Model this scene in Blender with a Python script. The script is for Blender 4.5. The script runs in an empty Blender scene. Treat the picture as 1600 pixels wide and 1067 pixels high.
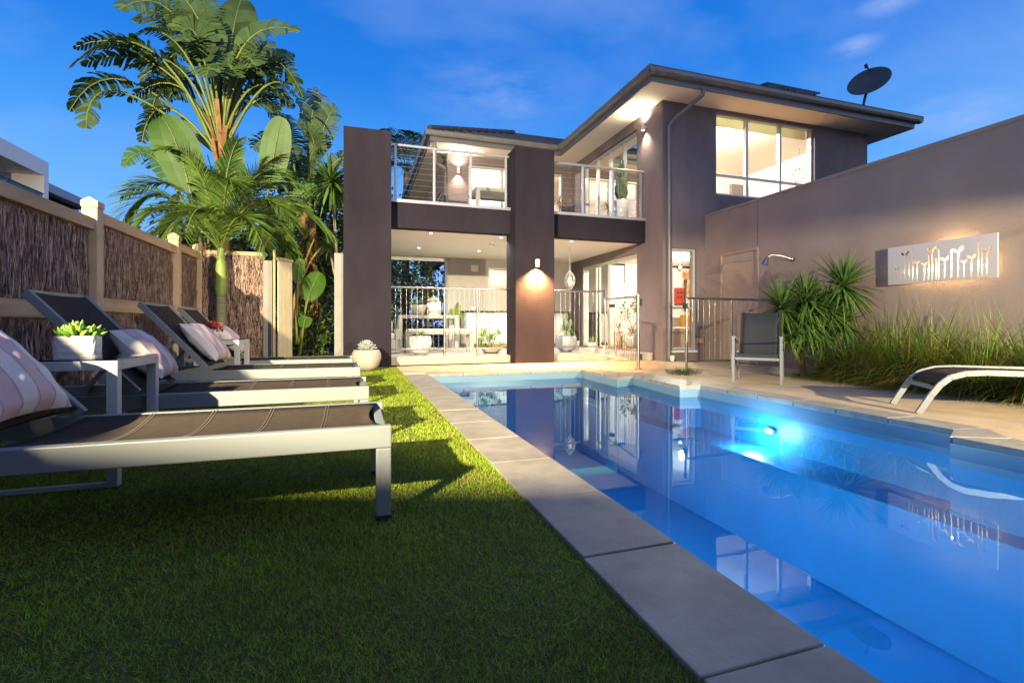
import bpy, math, random
import numpy as np
from mathutils import Vector, Matrix
R = math.radians
random.seed(7); rng = np.random.default_rng(7)
SC = bpy.context.scene; COL = SC.collection
# ------------------------------------------------------------------ camera
cd = bpy.data.cameras.new('camera'); cam = bpy.data.objects.new('camera', cd); COL.objects.link(cam)
cd.sensor_width = 36.0; cd.lens = 755.0/1600*36; cd.shift_y = -25.5/1600
cd.clip_start = 0.05; cd.clip_end = 800
cam.location = (0, 0, 0.75); cam.rotation_euler = (R(90), 0, -math.atan(245/755.))
SC.camera = cam
# ------------------------------------------------------------------ render settings
SC.view_settings.view_transform = 'Standard'; SC.view_settings.look = 'None'
SC.view_settings.exposure = 0.38; SC.view_settings.gamma = 1.0
try: SC.view_settings.use_curve_mapping = False
except Exception: pass
SC.render.engine = 'CYCLES'
cy = SC.cycles
cy.use_denoising = True; cy.max_bounces = 10; cy.transparent_max_bounces = 24
cy.sample_clamp_indirect = 6.0; cy.caustics_reflective = False; cy.caustics_refractive = False
# ------------------------------------------------------------------ dusk sky
W = bpy.data.worlds.new('World'); SC.world = W; W.use_nodes = True
nt = W.node_tree; nt.nodes.clear()
N = nt.nodes.new; L = nt.links.new
def wmath(op, a, b=None, clamp=False):
    n = N('ShaderNodeMath'); n.operation = op; n.use_clamp = clamp
    for i, v in enumerate((a, b)):
        if v is None: continue
        if isinstance(v, (int, float)): n.inputs[i].default_value = v
        else: L(v, n.inputs[i])
    return n.outputs[0]
out = N('ShaderNodeOutputWorld'); bg = N('ShaderNodeBackground'); tc = N('ShaderNodeTexCoord')
L(bg.outputs[0], out.inputs[0]); bg.inputs[1].default_value = 1.0
sep = N('ShaderNodeSeparateXYZ'); L(tc.outputs['Generated'], sep.inputs[0])
ramp = N('ShaderNodeValToRGB'); L(sep.outputs['Z'], ramp.inputs[0])
els = ramp.color_ramp.elements
els[0].position = 0.0; els[0].color = (0.30, 0.46, 0.86, 1)
els[1].position = 1.0; els[1].color = (0.005, 0.06, 0.30, 1)
for p, c in ((0.16, (0.16, 0.42, 0.86, 1)), (0.30, (0.062, 0.29, 0.76, 1)), (0.44, (0.016, 0.175, 0.64, 1)), (0.62, (0.006, 0.125, 0.53, 1))):
    e = els.new(p); e.color = c
# pale glow added to the sky behind the photographer, as ambient fill
side = wmath('MULTIPLY', sep.outputs['Y'], -1.0)
glow = wmath('MULTIPLY', wmath('ADD', wmath('MULTIPLY', side, 0.5), 0.32, True), wmath('SUBTRACT', 1.0, wmath('MULTIPLY', sep.outputs['Z'], 0.75), True))
mg = N('ShaderNodeMix'); mg.data_type = 'RGBA'; L(glow, mg.inputs[0]); L(ramp.outputs[0], mg.inputs[6]); mg.inputs[7].default_value = (0.68, 0.67, 0.76, 1)
# faint high cloud: soft veil plus three small wisps
mp = N('ShaderNodeMapping'); mp.inputs['Scale'].default_value = (1.2, 2.4, 3.4); mp.inputs['Rotation'].default_value = (0.3, 0.5, 0.4); L(tc.outputs['Generated'], mp.inputs[0])
nz = N('ShaderNodeTexNoise'); nz.inputs['Scale'].default_value = 1.5; nz.inputs['Detail'].default_value = 6; nz.inputs['Roughness'].default_value = 0.55; L(mp.outputs[0], nz.inputs[0])
veil = wmath('MULTIPLY', wmath('SUBTRACT', nz.outputs[0], 0.46, True), 2.2, True)
mp2 = N('ShaderNodeMapping'); mp2.inputs['Scale'].default_value = (5, 5, 16); L(tc.outputs['Generated'], mp2.inputs[0])
nz2 = N('ShaderNodeTexNoise'); nz2.inputs['Scale'].default_value = 2.2; nz2.inputs['Detail'].default_value = 8; nz2.inputs['Roughness'].default_value = 0.6; L(mp2.outputs[0], nz2.inputs[0])
wis = None
for d, rad, amp in (((0.983, 0.732, 0.574), 0.045, 1.0), ((1.178, 0.669, 0.434), 0.085, 1.0), ((1.052, 0.710, 0.666), 0.05, 1.0), ((0.3, 1.0, 0.50), 0.22, 0.45)):
    dv = Vector(d).normalized()
    vs = N('ShaderNodeVectorMath'); vs.operation = 'SUBTRACT'; L(tc.outputs['Generated'], vs.inputs[0]); vs.inputs[1].default_value = dv
    vm = N('ShaderNodeVectorMath'); vm.operation = 'MULTIPLY'; L(vs.outputs[0], vm.inputs[0]); vm.inputs[1].default_value = (1, 1, 2.6)
    vl = N('ShaderNodeVectorMath'); vl.operation = 'LENGTH'; L(vm.outputs[0], vl.inputs[0])
    g = wmath('MULTIPLY', wmath('SUBTRACT', 1.0, wmath('DIVIDE', vl.outputs['Value'], rad), True), amp)
    wis = g if wis is None else wmath('MAXIMUM', wis, g)
wisp = wmath('MULTIPLY', wmath('MULTIPLY', wis, wmath('SUBTRACT', nz2.outputs[0], 0.28, True)), 2.4, True)
cl = wmath('MAXIMUM', wmath('MULTIPLY', veil, 0.55), wisp)
mc = N('ShaderNodeMix'); mc.data_type = 'RGBA'; L(cl, mc.inputs[0]); L(mg.outputs[2], mc.inputs[6]); mc.inputs[7].default_value = (0.30, 0.42, 0.74, 1)
L(mc.outputs[2], bg.inputs[0])
# ------------------------------------------------------------------ materials
MATS = {}
def pbr(name, col, rough=0.6, metal=0.0, vary=0.0, vscale=4.0, bump=0.0, bscale=60.0, spec=0.5, trans=0.0, emit=None, estr=0.0, island=0.0, col2=None, detail=4, coat=0.0, stretch=None):
    if name in MATS: return MATS[name]
    m = bpy.data.materials.new(name); m.use_nodes = True; MATS[name] = m
    t = m.node_tree; b = t.nodes['Principled BSDF']
    b.inputs['Base Color'].default_value = (*col, 1); b.inputs['Roughness'].default_value = rough
    b.inputs['Metallic'].default_value = metal; b.inputs['Specular IOR Level'].default_value = spec
    b.inputs['Coat Weight'].default_value = coat
    tcn = t.nodes.new('ShaderNodeTexCoord'); co = tcn.outputs['Object']
    if stretch:
        mpn = t.nodes.new('ShaderNodeMapping'); mpn.inputs['Scale'].default_value = stretch; t.links.new(co, mpn.inputs[0]); co = mpn.outputs[0]
    colsock = None
    if vary or col2:
        nz = t.nodes.new('ShaderNodeTexNoise'); nz.inputs['Scale'].default_value = vscale; nz.inputs['Detail'].default_value = detail; nz.inputs['Roughness'].default_value = 0.62
        t.links.new(co, nz.inputs[0])
        rp = t.nodes.new('ShaderNodeValToRGB'); t.links.new(nz.outputs[0], rp.inputs[0])
        a = tuple(max(0, c*(1-vary)) for c in col); z = col2 if col2 else tuple(min(1, c*(1+vary)) for c in col)
        rp.color_ramp.elements[0].position = 0.32; rp.color_ramp.elements[0].color = (*a, 1)
        rp.color_ramp.elements[1].position = 0.68; rp.color_ramp.elements[1].color = (*z, 1)
        colsock = rp.outputs[0]
    if island:
        geo = t.nodes.new('ShaderNodeNewGeometry'); hs = t.nodes.new('ShaderNodeHueSaturation')
        mr = t.nodes.new('ShaderNodeMapRange'); mr.inputs['To Min'].default_value = 1-island; mr.inputs['To Max'].default_value = 1+island
        t.links.new(geo.outputs['Random Per Island'], mr.inputs[0]); t.links.new(mr.outputs[0], hs.inputs['Value'])
        if colsock: t.links.new(colsock, hs.inputs['Color'])
        else: hs.inputs['Color'].default_value = (*col, 1)
        colsock = hs.outputs[0]
    if colsock: t.links.new(colsock, b.inputs['Base Color'])
    if bump:
        n2 = t.nodes.new('ShaderNodeTexNoise'); n2.inputs['Scale'].default_value = bscale; n2.inputs['Detail'].default_value = 5
        t.links.new(co, n2.inputs[0])
        bp = t.nodes.new('ShaderNodeBump'); bp.inputs['Strength'].default_value = bump; bp.inputs['Distance'].default_value = 0.01
        t.links.new(n2.outputs[0], bp.inputs['Height']); t.links.new(bp.outputs[0], b.inputs['Normal'])
    if emit:
        b.inputs['Emission Color'].default_value = (*emit, 1); b.inputs['Emission Strength'].default_value = estr
    if trans:
        o = t.nodes['Material Output']; tr = t.nodes.new('ShaderNodeBsdfTranslucent'); mx = t.nodes.new('ShaderNodeMixShader')
        mx.inputs[0].default_value = trans; t.links.new(b.outputs[0], mx.inputs[1]); t.links.new(tr.outputs[0], mx.inputs[2]); t.links.new(mx.outputs[0], o.inputs[0])
        if colsock: t.links.new(colsock, tr.inputs[0])
        else: tr.inputs[0].default_value = (*col, 1)
    return m
def thin(name, tint, ior, rough=0.0, bump=0.0, bscale=1.0, rtint=(1, 1, 1)):
    m = bpy.data.materials.new(name); m.use_nodes = True; t = m.node_tree; t.nodes.clear()
    o = t.nodes.new('ShaderNodeOutputMaterial'); mx = t.nodes.new('ShaderNodeMixShader'); tr = t.nodes.new('ShaderNodeBsdfTransparent'); gl = t.nodes.new('ShaderNodeBsdfGlossy')
    fr = t.nodes.new('ShaderNodeFresnel'); fr.inputs[0].default_value = ior
    tr.inputs[0].default_value = (*tint, 1); gl.inputs['Color'].default_value = (*rtint, 1); gl.inputs['Roughness'].default_value = rough
    t.links.new(fr.outputs[0], mx.inputs[0]); t.links.new(tr.outputs[0], mx.inputs[1]); t.links.new(gl.outputs[0], mx.inputs[2]); t.links.new(mx.outputs[0], o.inputs[0])
    if bump:
        tcn = t.nodes.new('ShaderNodeTexCoord'); nz = t.nodes.new('ShaderNodeTexNoise'); nz.inputs['Scale'].default_value = bscale; nz.inputs['Detail'].default_value = 3
        bp = t.nodes.new('ShaderNodeBump'); bp.inputs['Strength'].default_value = bump; bp.inputs['Distance'].default_value = 0.02
        t.links.new(tcn.outputs['Object'], nz.inputs[0]); t.links.new(nz.outputs[0], bp.inputs['Height'])
        t.links.new(bp.outputs[0], gl.inputs['Normal']); t.links.new(bp.outputs[0], fr.inputs['Normal'])
    MATS[name] = m; return m
M_wall = pbr('mauve_render', (0.18, 0.147, 0.155), 0.9, spec=0.2, vary=0.16, vscale=1.6, detail=9, stretch=(1,1,.4), bump=0.55, bscale=140)
M_dark = pbr('aubergine_render', (0.026, 0.0215, 0.032), 0.85, spec=0.12, vary=0.22, vscale=1.6, detail=9, stretch=(1,1,.4), bump=0.5, bscale=130)
M_bwall = pbr('boundary_render', (0.31, 0.255, 0.22), 0.9, spec=0.2, vary=0.13, vscale=0.8, detail=9, bump=0.8, bscale=110)
M_grey = pbr('grey_render', (0.38, 0.36, 0.345), 0.9, vary=0.06, vscale=1.2, bump=0.4, bscale=120)
M_soff = pbr('soffit_paint', (0.90, 0.83, 0.70), 0.75, vary=0.03, vscale=1.0)
M_ceil = pbr('ceiling_paint', (0.88, 0.86, 0.78), 0.8)
M_white = pbr('white_paint', (0.78, 0.76, 0.72), 0.6, vary=0.03, vscale=3)
M_room = pbr('cream_room_paint', (0.80, 0.79, 0.72), 0.9)
M_room2 = pbr('white_room_paint', (0.80, 0.79, 0.76), 0.9)
M_gut = pbr('gutter_steel', (0.20, 0.185, 0.165), 0.42, metal=0.3, vary=0.12, vscale=3)
M_blue = pbr('downpipe_steel', (0.15, 0.15, 0.16), 0.45, metal=0.2)
M_tile = pbr('roof_tile', (0.045, 0.045, 0.055), 0.65, vary=0.25, vscale=6, bump=0.3, bscale=40)
M_alu = pbr('anodised_aluminium', (0.52, 0.53, 0.54), 0.38, metal=0.6)
M_frame = pbr('window_aluminium', (0.50, 0.50, 0.48), 0.45, metal=0.35)
M_steel = pbr('brushed_steel', (0.38, 0.36, 0.34), 0.24, metal=0.95, bump=0.05, bscale=200)
M_wire = pbr('wire_steel', (0.5, 0.5, 0.5), 0.35, metal=0.8)
M_black = pbr('black_plastic', (0.02, 0.02, 0.022), 0.5)
M_lounge = pbr('silver_powder_coat', (0.215, 0.24, 0.25), 0.5, metal=0.1, bump=0.05, bscale=400)
M_sling = pbr('charcoal_sling', (0.074, 0.060, 0.045), 0.85, trans=0.22, spec=0.15, vary=0.12, vscale=30, bump=0.45, bscale=600)
M_seam = pbr('pale_thread', (0.26, 0.23, 0.18), 0.8)
M_sling2 = pbr('black_sling', (0.022, 0.026, 0.03), 0.7, bump=0.35, bscale=500)
M_timber = pbr('fence_timber', (0.47, 0.34, 0.21), 0.8, vary=0.16, vscale=5, bump=0.3, bscale=50, stretch=(1, 0.3, 3))
M_cap = pbr('post_paint', (0.48, 0.38, 0.26), 0.7, vary=0.08, vscale=6, bump=0.2, bscale=60)
M_twig = pbr('brushwood', (0.32, 0.225, 0.18), 0.95, island=0.92, vary=0.4, vscale=14)
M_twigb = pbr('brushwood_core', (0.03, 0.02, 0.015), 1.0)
M_turfb = pbr('turf_backing', (0.07, 0.08, 0.016), 1.0, vary=0.4, vscale=40)
M_turf = pbr('turf_fibre', (0.23, 0.37, 0.014), 0.6, island=0.5, trans=0.22, vary=0.35, vscale=1.6, detail=7, spec=0.3)
M_turf2 = pbr('turf_straw_fibre', (0.36, 0.26, 0.07), 0.7, island=0.4, trans=0.2)
M_cope = pbr('bluestone_coping', (0.29, 0.265, 0.215), 0.6, vary=0.24, vscale=4.5, detail=12, bump=0.12, bscale=90)
M_cope2 = pbr('bluestone_coping_edge', (0.27, 0.26, 0.225), 0.5, vary=0.22, vscale=7, detail=9, bump=0.3, bscale=45)
M_pave = pbr('sandstone_paving', (0.48, 0.38, 0.24), 0.8, vary=0.16, vscale=2.5, detail=9, bump=0.3, bscale=60)
M_deck = pbr('deck_stone', (0.46, 0.42, 0.36), 0.7, vary=0.08, vscale=3, detail=8)
M_soil = pbr('soil', (0.05, 0.036, 0.024), 1.0, vary=0.4, vscale=8, bump=0.8, bscale=25)
M_shell = pbr('pool_fibreglass', (0.03, 0.35, 0.68), 0.35, vary=0.08, vscale=1.5)
M_lip = pbr('pool_lip_gelcoat', (0.13, 0.24, 0.33), 0.3, vary=0.05, vscale=2)
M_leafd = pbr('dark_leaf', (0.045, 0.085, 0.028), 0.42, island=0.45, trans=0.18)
M_sleaf = pbr('strelitzia_leaf', (0.062, 0.112, 0.030), 0.5, island=0.4, trans=0.25, vary=0.25, vscale=3, spec=0.35)
M_sleaf2 = pbr('young_strelitzia_leaf', (0.07, 0.18, 0.022), 0.5, island=0.15, trans=0.35, vary=0.12, vscale=6)
M_rib = pbr('leaf_rib', (0.13, 0.17, 0.035), 0.5, vary=0.2, vscale=5)
M_palm = pbr('palm_leaf', (0.105, 0.185, 0.028), 0.45, island=0.55, vary=0.3, vscale=2.5, trans=0.3)
M_crown = pbr('palm_crownshaft', (0.20, 0.30, 0.06), 0.5, vary=0.15, vscale=6)
M_ptrunk = pbr('palm_trunk', (0.20, 0.22, 0.13), 0.8, vary=0.2, vscale=6, bump=0.4, bscale=30)
M_strunk = pbr('strelitzia_trunk', (0.25, 0.13, 0.05), 0.85, vary=0.35, vscale=8, bump=0.5, bscale=30)
M_drac = pbr('dracaena_leaf', (0.11, 0.21, 0.04), 0.45, island=0.4, trans=0.2)
M_cord = pbr('cordyline_leaf', (0.11, 0.21, 0.04), 0.45, island=0.45, trans=0.2)
M_bark = pbr('pale_bark', (0.30, 0.25, 0.17), 0.85, vary=0.25, vscale=12, bump=0.4, bscale=60)
M_lom = pbr('lomandra_blade', (0.17, 0.28, 0.035), 0.5, island=0.5, trans=0.2)
M_lom2 = pbr('lomandra_brown_blade', (0.30, 0.19, 0.04), 0.7, island=0.45, trans=0.2)
M_hedge = pbr('hedge_leaf', (0.07, 0.12, 0.02), 0.45, island=0.6, trans=0.2)
M_hedge2 = pbr('citrus_leaf', (0.12, 0.20, 0.03), 0.45, island=0.5, trans=0.3)
M_succ = pbr('succulent', (0.17, 0.33, 0.05), 0.35, vary=0.25, vscale=14, island=0.2)
M_cact = pbr('cactus', (0.12, 0.17, 0.09), 0.6, vary=0.25, vscale=14)
M_cactp = pbr('pale_cactus', (0.30, 0.42, 0.28), 0.6, vary=0.1, vscale=10)
M_pot = pbr('white_ceramic', (0.62, 0.62, 0.62), 0.22, bump=0.0)
M_concpot = pbr('cement_pot', (0.42, 0.39, 0.33), 0.8, vary=0.15, vscale=7, bump=0.2, bscale=50)
M_gpot = pbr('grey_pot', (0.36, 0.41, 0.47), 0.6, vary=0.12, vscale=6)
M_silver = pbr('silver_leaf', (0.42, 0.47, 0.44), 0.8, island=0.2)
M_red = pbr('red_leaf', (0.28, 0.035, 0.02), 0.6, island=0.3, trans=0.2)
M_outf = pbr('pale_outdoor_furniture', (0.40, 0.39, 0.35), 0.6, vary=0.05)
M_cush = pbr('pale_cushion', (0.68, 0.64, 0.60), 0.9)
M_wood = pbr('warm_wood', (0.42, 0.20, 0.07), 0.6, vary=0.15, vscale=8)
M_copper = pbr('copper_lamp', (0.62, 0.36, 0.22), 0.4, metal=0.5)
M_orange = pbr('orange_fruit', (0.75, 0.28, 0.02), 0.5)
M_door = pbr('painted_door', (0.37, 0.29, 0.235), 0.7, vary=0.04)
M_dish = pbr('dish_grey', (0.05, 0.07, 0.085), 0.6)
M_solar = pbr('solar_panel', (0.01, 0.01, 0.015), 0.3)
M_nwhite = pbr('neighbour_render', (0.85, 0.80, 0.80), 0.8)
M_ngrey = pbr('neighbour_grey', (0.30, 0.34, 0.40), 0.6)
M_gate = pbr('cream_gate_board', (0.62, 0.54, 0.36), 0.7, vary=0.06, vscale=4)
M_post = pbr('pale_post', (0.27, 0.265, 0.25), 0.7, vary=0.08, vscale=5)
M_lamp = pbr('lamp_glow', (1, 1, 1), 0.5, emit=(1.0, 0.86, 0.62), estr=14)
M_lampw = pbr('lamp_glow_white', (1, 1, 1), 0.5, emit=(1.0, 0.95, 0.82), estr=10)
M_poolamp = pbr('pool_lamp_glow', (1, 1, 1), 0.5, emit=(0.85, 0.92, 1.0), estr=14)
M_glass = thin('window_glass', (0.93, 0.96, 0.94), 1.45)
M_dglass = thin('dark_glass', (0.25, 0.35, 0.40), 1.5)
M_tglass = thin('table_glass', (0.25, 0.28, 0.28), 1.5)
M_water = thin('pool_water_surface', (0.40, 0.82, 1.0), 1.53, bump=0.030, bscale=2.2, rtint=(0.62, 0.84, 1.0))
def stripes(name):
    m = pbr(name, (0.6, 0.5, 0.48), 0.9, bump=0.25, bscale=300); t = m.node_tree; b = t.nodes['Principled BSDF']
    tcn = t.nodes.new('ShaderNodeTexCoord'); s = t.nodes.new('ShaderNodeSeparateXYZ'); t.links.new(tcn.outputs['Object'], s.inputs[0])
    a = t.nodes.new('ShaderNodeMath'); a.operation = 'MULTIPLY_ADD'; a.inputs[1].default_value = 6.2; a.inputs[2].default_value = 0.4; t.links.new(s.outputs['Y'], a.inputs[0])
    f = t.nodes.new('ShaderNodeMath'); f.operation = 'FRACT'; t.links.new(a.outputs[0], f.inputs[0])
    rp = t.nodes.new('ShaderNodeValToRGB'); rp.color_ramp.interpolation = 'CONSTANT'; t.links.new(f.outputs[0], rp.inputs[0])
    e = rp.color_ramp.elements; e[0].position = 0; e[0].color = (0.66, 0.62, 0.58, 1); e[1].position = 0.46; e[1].color = (0.16, 0.06, 0.08, 1)
    for p, c in ((0.475, (0.66, 0.62, 0.58, 1)), (0.50, (0.16, 0.06, 0.08, 1)), (0.515, (0.60, 0.43, 0.42, 1)), (0.955, (0.16, 0.06, 0.08, 1)), (0.97, (0.66, 0.62, 0.58, 1)), (0.985, (0.16, 0.06, 0.08, 1))):
        q = e.new(p); q.color = c
    t.links.new(rp.outputs[0], b.inputs['Base Color']); return m
M_stripe = stripes('striped_cotton')
def blotch(name, cols, scale):
    m = pbr(name, cols[0], 0.8); t = m.node_tree; b = t.nodes['Principled BSDF']
    tcn = t.nodes.new('ShaderNodeTexCoord'); nz = t.nodes.new('ShaderNodeTexNoise'); nz.inputs['Scale'].default_value = scale; nz.inputs['Detail'].default_value = 2; nz.inputs['Distortion'].default_value = 1.2
    t.links.new(tcn.outputs['Object'], nz.inputs[0]); rp = t.nodes.new('ShaderNodeValToRGB'); t.links.new(nz.outputs[0], rp.inputs[0])
    e = rp.color_ramp.elements; k = len(cols)
    e[0].color = (*cols[0], 1); e[0].position = 0.38; e[1].color = (*cols[-1], 1); e[1].position = 0.66
    for i in range(1, k-1):
        q = e.new(0.38+0.28*i/(k-1)); q.color = (*cols[i], 1)
    t.links.new(rp.outputs[0], b.inputs['Base Color']); return m
M_panel = pbr('panel_paint', (.52,.49,.49), .6)
M_art1 = blotch('abstract_print', [(0.75, 0.72, 0.68), (0.75, 0.45, 0.30), (0.75, 0.70, 0.66), (0.12, 0.16, 0.25)], 3.0)
M_art2 = blotch('red_flower_print', [(0.80, 0.77, 0.72), (0.80, 0.35, 0.12), (0.65, 0.06, 0.03)], 3.5)
M_redart = pbr('red_poster', (0.45, 0.05, 0.04), 0.7)
# ------------------------------------------------------------------ helpers
class MB:
    def __init__(s): s.v = []; s.f = []; s.m = []; s.mi = 0; s.sm = []; s.smooth = False
    def add(s, vs, fs):
        o = len(s.v); s.v += [tuple(p) for p in vs]
        for f in fs: s.f.append(tuple(i+o for i in f)); s.m.append(s.mi); s.sm.append(s.smooth)
    def box(s, x0, x1, y0, y1, z0, z1):
        s.add([(x0,y0,z0),(x1,y0,z0),(x1,y1,z0),(x0,y1,z0),(x0,y0,z1),(x1,y0,z1),(x1,y1,z1),(x0,y1,z1)],
              [(0,3,2,1),(4,5,6,7),(0,1,5,4),(1,2,6,5),(2,3,7,6),(3,0,4,7)]); return s
    def quad(s, *p): s.add(p, [tuple(range(len(p)))]); return s
    def bar(s, a, b, w, h, up=(0,0,1)):
        a = Vector(a); b = Vector(b); d = (b-a).normalized(); u = Vector(up)
        if abs(d.dot(u)) > 0.98: u = Vector((0,1,0))
        sd = d.cross(u).normalized()*(w/2); u2 = sd.cross(d).normalized()*(h/2)
        P = [a-sd-u2, a+sd-u2, a+sd+u2, a-sd+u2, b-sd-u2, b+sd-u2, b+sd+u2, b-sd+u2]
        s.add(P, [(0,1,2,3),(7,6,5,4),(0,4,5,1),(1,5,6,2),(2,6,7,3),(3,7,4,0)]); return s
    def tube(s, pts, r, n=8, cap=True):
        pts = [Vector(p) for p in pts]; k = len(pts); rs = r if isinstance(r, (list, tuple)) else [r]*k
        o = s.smooth; s.smooth = True; vs = []; fs = []; prev = None
        for i, p in enumerate(pts):
            d = (pts[min(i+1,k-1)]-pts[max(i-1,0)]).normalized()
            if prev is None:
                u = Vector((0,0,1)) if abs(d.z) < 0.9 else Vector((1,0,0)); a = d.cross(u).normalized()
            else: a = (prev - d*prev.dot(d)).normalized()
            prev = a; b = d.cross(a)
            for j in range(n):
                t = 2*math.pi*j/n; vs.append(p + (a*math.cos(t)+b*math.sin(t))*rs[i])
        for i in range(k-1):
            for j in range(n): fs.append((i*n+j, i*n+(j+1)%n, (i+1)*n+(j+1)%n, (i+1)*n+j))
        s.add(vs, fs); s.smooth = False
        if cap:
            s.add(vs[:n][::-1], [tuple(range(n))]); s.add(vs[-n:], [tuple(range(n))])
        s.smooth = o; return s
    def lathe(s, prof, c=(0,0,0), n=24):
        o = s.smooth; s.smooth = True; vs = []; fs = []
        for r, z in prof:
            for j in range(n):
                t = 2*math.pi*j/n; vs.append((c[0]+r*math.cos(t), c[1]+r*math.sin(t), c[2]+z))
        for i in range(len(prof)-1):
            for j in range(n): fs.append((i*n+j, i*n+(j+1)%n, (i+1)*n+(j+1)%n, (i+1)*n+j))
        s.add(vs, fs); s.smooth = o; return s
    def build(s, name, mats, parent=None, bevel=0.0, world=True):
        off = Vector((0,0,0)); p = parent
        while p is not None: off += p.location; p = p.parent
        if not world: off = Vector((0,0,0))
        me = bpy.data.meshes.new(name)
        me.from_pydata([(x-off.x, y-off.y, z-off.z) for x, y, z in s.v], [], s.f)
        if not isinstance(mats, (list, tuple)): mats = [mats]
        for m in mats: me.materials.append(m)
        me.polygons.foreach_set('material_index', s.m); me.polygons.foreach_set('use_smooth', s.sm); me.update()
        o = bpy.data.objects.new(name, me); COL.objects.link(o)
        if parent is not None: o.parent = parent
        if bevel:
            b = o.modifiers.new('bevel', 'BEVEL'); b.width = bevel; b.segments = 2; b.limit_method = 'ANGLE'
        return o
def tag(o, label, cat, group=None):
    o['label'] = label; o['category'] = cat
    if group: o['group'] = group
    return o
def thing(name, label, cat, loc=(0,0,0), group=None):
    o = bpy.data.objects.new(name, None); o.empty_display_size = 0.1; COL.objects.link(o); o.location = loc
    return tag(o, label, cat, group)
def struct(o): o['kind'] = 'structure'; return o
def stuff(o): o['kind'] = 'stuff'; return o
def copy_tree(o, parent=None):
    c = o.copy(); COL.objects.link(c); c.parent = parent
    for ch in list(o.children): copy_tree(ch, c)
    return c
def box(name, m, parent, x0, x1, y0, y1, z0, z1, bevel=0.0): return MB().box(x0,x1,y0,y1,z0,z1).build(name, m, parent, bevel)
def light(kind, name, loc, energy, color=(1,0.85,0.6), parent=None, size=0.03, target=None, angle=100, blend=0.5):
    ld = bpy.data.lights.new(name, kind); ld.energy = energy; ld.color = color
    if kind != 'AREA': ld.shadow_soft_size = size
    if kind == 'AREA': ld.size = size
    if kind == 'SPOT': ld.spot_size = R(angle); ld.spot_blend = blend
    o = bpy.data.objects.new(name, ld); COL.objects.link(o)
    off = Vector((0,0,0)); p = parent
    while p is not None: off += p.location; p = p.parent
    o.location = Vector(loc)-off
    if target is not None: o.rotation_euler = (Vector(target)-Vector(loc)).to_track_quat('-Z', 'Y').to_euler()
    if parent is not None: o.parent = parent
    return o
def holes_wall(mb, axis, c0, c1, u0, u1, z0, z1, holes):
    """wall slab between planes c0 and c1 (axis 'x' or 'y'), spanning u0..u1, z0..z1 with rectangular openings"""
    us = sorted({u0, u1, *[h[0] for h in holes], *[h[1] for h in holes]}); zs = sorted({z0, z1, *[h[2] for h in holes], *[h[3] for h in holes]})
    P = (lambda c,u,z: (u,c,z)) if axis == 'y' else (lambda c,u,z: (c,u,z))
    def solid(i, j):
        if i < 0 or j < 0 or i >= len(us)-1 or j >= len(zs)-1: return False
        u = (us[i]+us[i+1])/2; z = (zs[j]+zs[j+1])/2
        return not any(h[0] < u < h[1] and h[2] < z < h[3] for h in holes)
    for i in range(len(us)-1):
        for j in range(len(zs)-1):
            if not solid(i, j): continue
            a, b, c, d = us[i], us[i+1], zs[j], zs[j+1]
            for k in (c0, c1): mb.quad(P(k,a,c), P(k,b,c), P(k,b,d), P(k,a,d))
            if not solid(i-1,j): mb.quad(P(c0,a,c), P(c1,a,c), P(c1,a,d), P(c0,a,d))
            if not solid(i+1,j): mb.quad(P(c0,b,c), P(c1,b,c), P(c1,b,d), P(c0,b,d))
            if not solid(i,j-1): mb.quad(P(c0,a,c), P(c1,a,c), P(c1,b,c), P(c0,b,c))
            if not solid(i,j+1): mb.quad(P(c0,a,d), P(c1,a,d), P(c1,b,d), P(c0,b,d))
    return mb
def bez(p0, p1, p2, n):
    p0, p1, p2 = Vector(p0), Vector(p1), Vector(p2)
    return [p0*(1-t)**2 + p1*2*t*(1-t) + p2*t*t for t in [i/n for i in range(n+1)]]
def through(a, m, b):      # bezier control so that the curve passes through m at t=.5
    a, m, b = Vector(a), Vector(m), Vector(b); return m*2 - (a+b)*0.5
def blade(mb, p, d, length, width, droop=0.5, segs=4, side=None, fold=0.0):
    """tapered strap leaf from p along d bending down by droop"""
    p = Vector(p); d = Vector(d).normalized()
    if side is None:
        side = d.cross(Vector((0,0,1)))
        if side.length < 0.05: side = Vector((random.uniform(-1,1), random.uniform(-1,1), 0))
        side.normalize()
    pts = []
    for i in range(segs+1):
        t = i/segs
        q = p + d*(length*t) + Vector((0,0,-1))*(droop*length*t*t)
        w = width*(0.55+0.9*t if t < 0.4 else (1-t)*1.52)*0.5
        if i == segs: pts.append([q])
        else: pts.append([q-side*w, q+side*w])
    vs = [x for r in pts for x in r]; fs = []
    for i in range(segs-1): fs.append((2*i, 2*i+1, 2*i+3, 2*i+2))
    fs.append((2*segs-2, 2*segs-1, 2*segs)); mb.add(vs, fs)
def rosette(mb, c, n, length, width, up=1.0, low=-0.5, droop=0.35, segs=4):
    for i in range(n):
        a = i*2.399963 + random.uniform(-.3,.3); t = (i+0.5)/n
        el = math.asin(max(-1, min(1, up + (low-up)*t))) ; el += random.uniform(-.1,.1)
        d = Vector((math.cos(a)*math.cos(el), math.sin(a)*math.cos(el), math.sin(el)))
        blade(mb, Vector(c)+d*0.02, d, length*random.uniform(.75,1.1), width*random.uniform(.8,1.2), droop*random.uniform(.4,1.4), segs)
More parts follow.
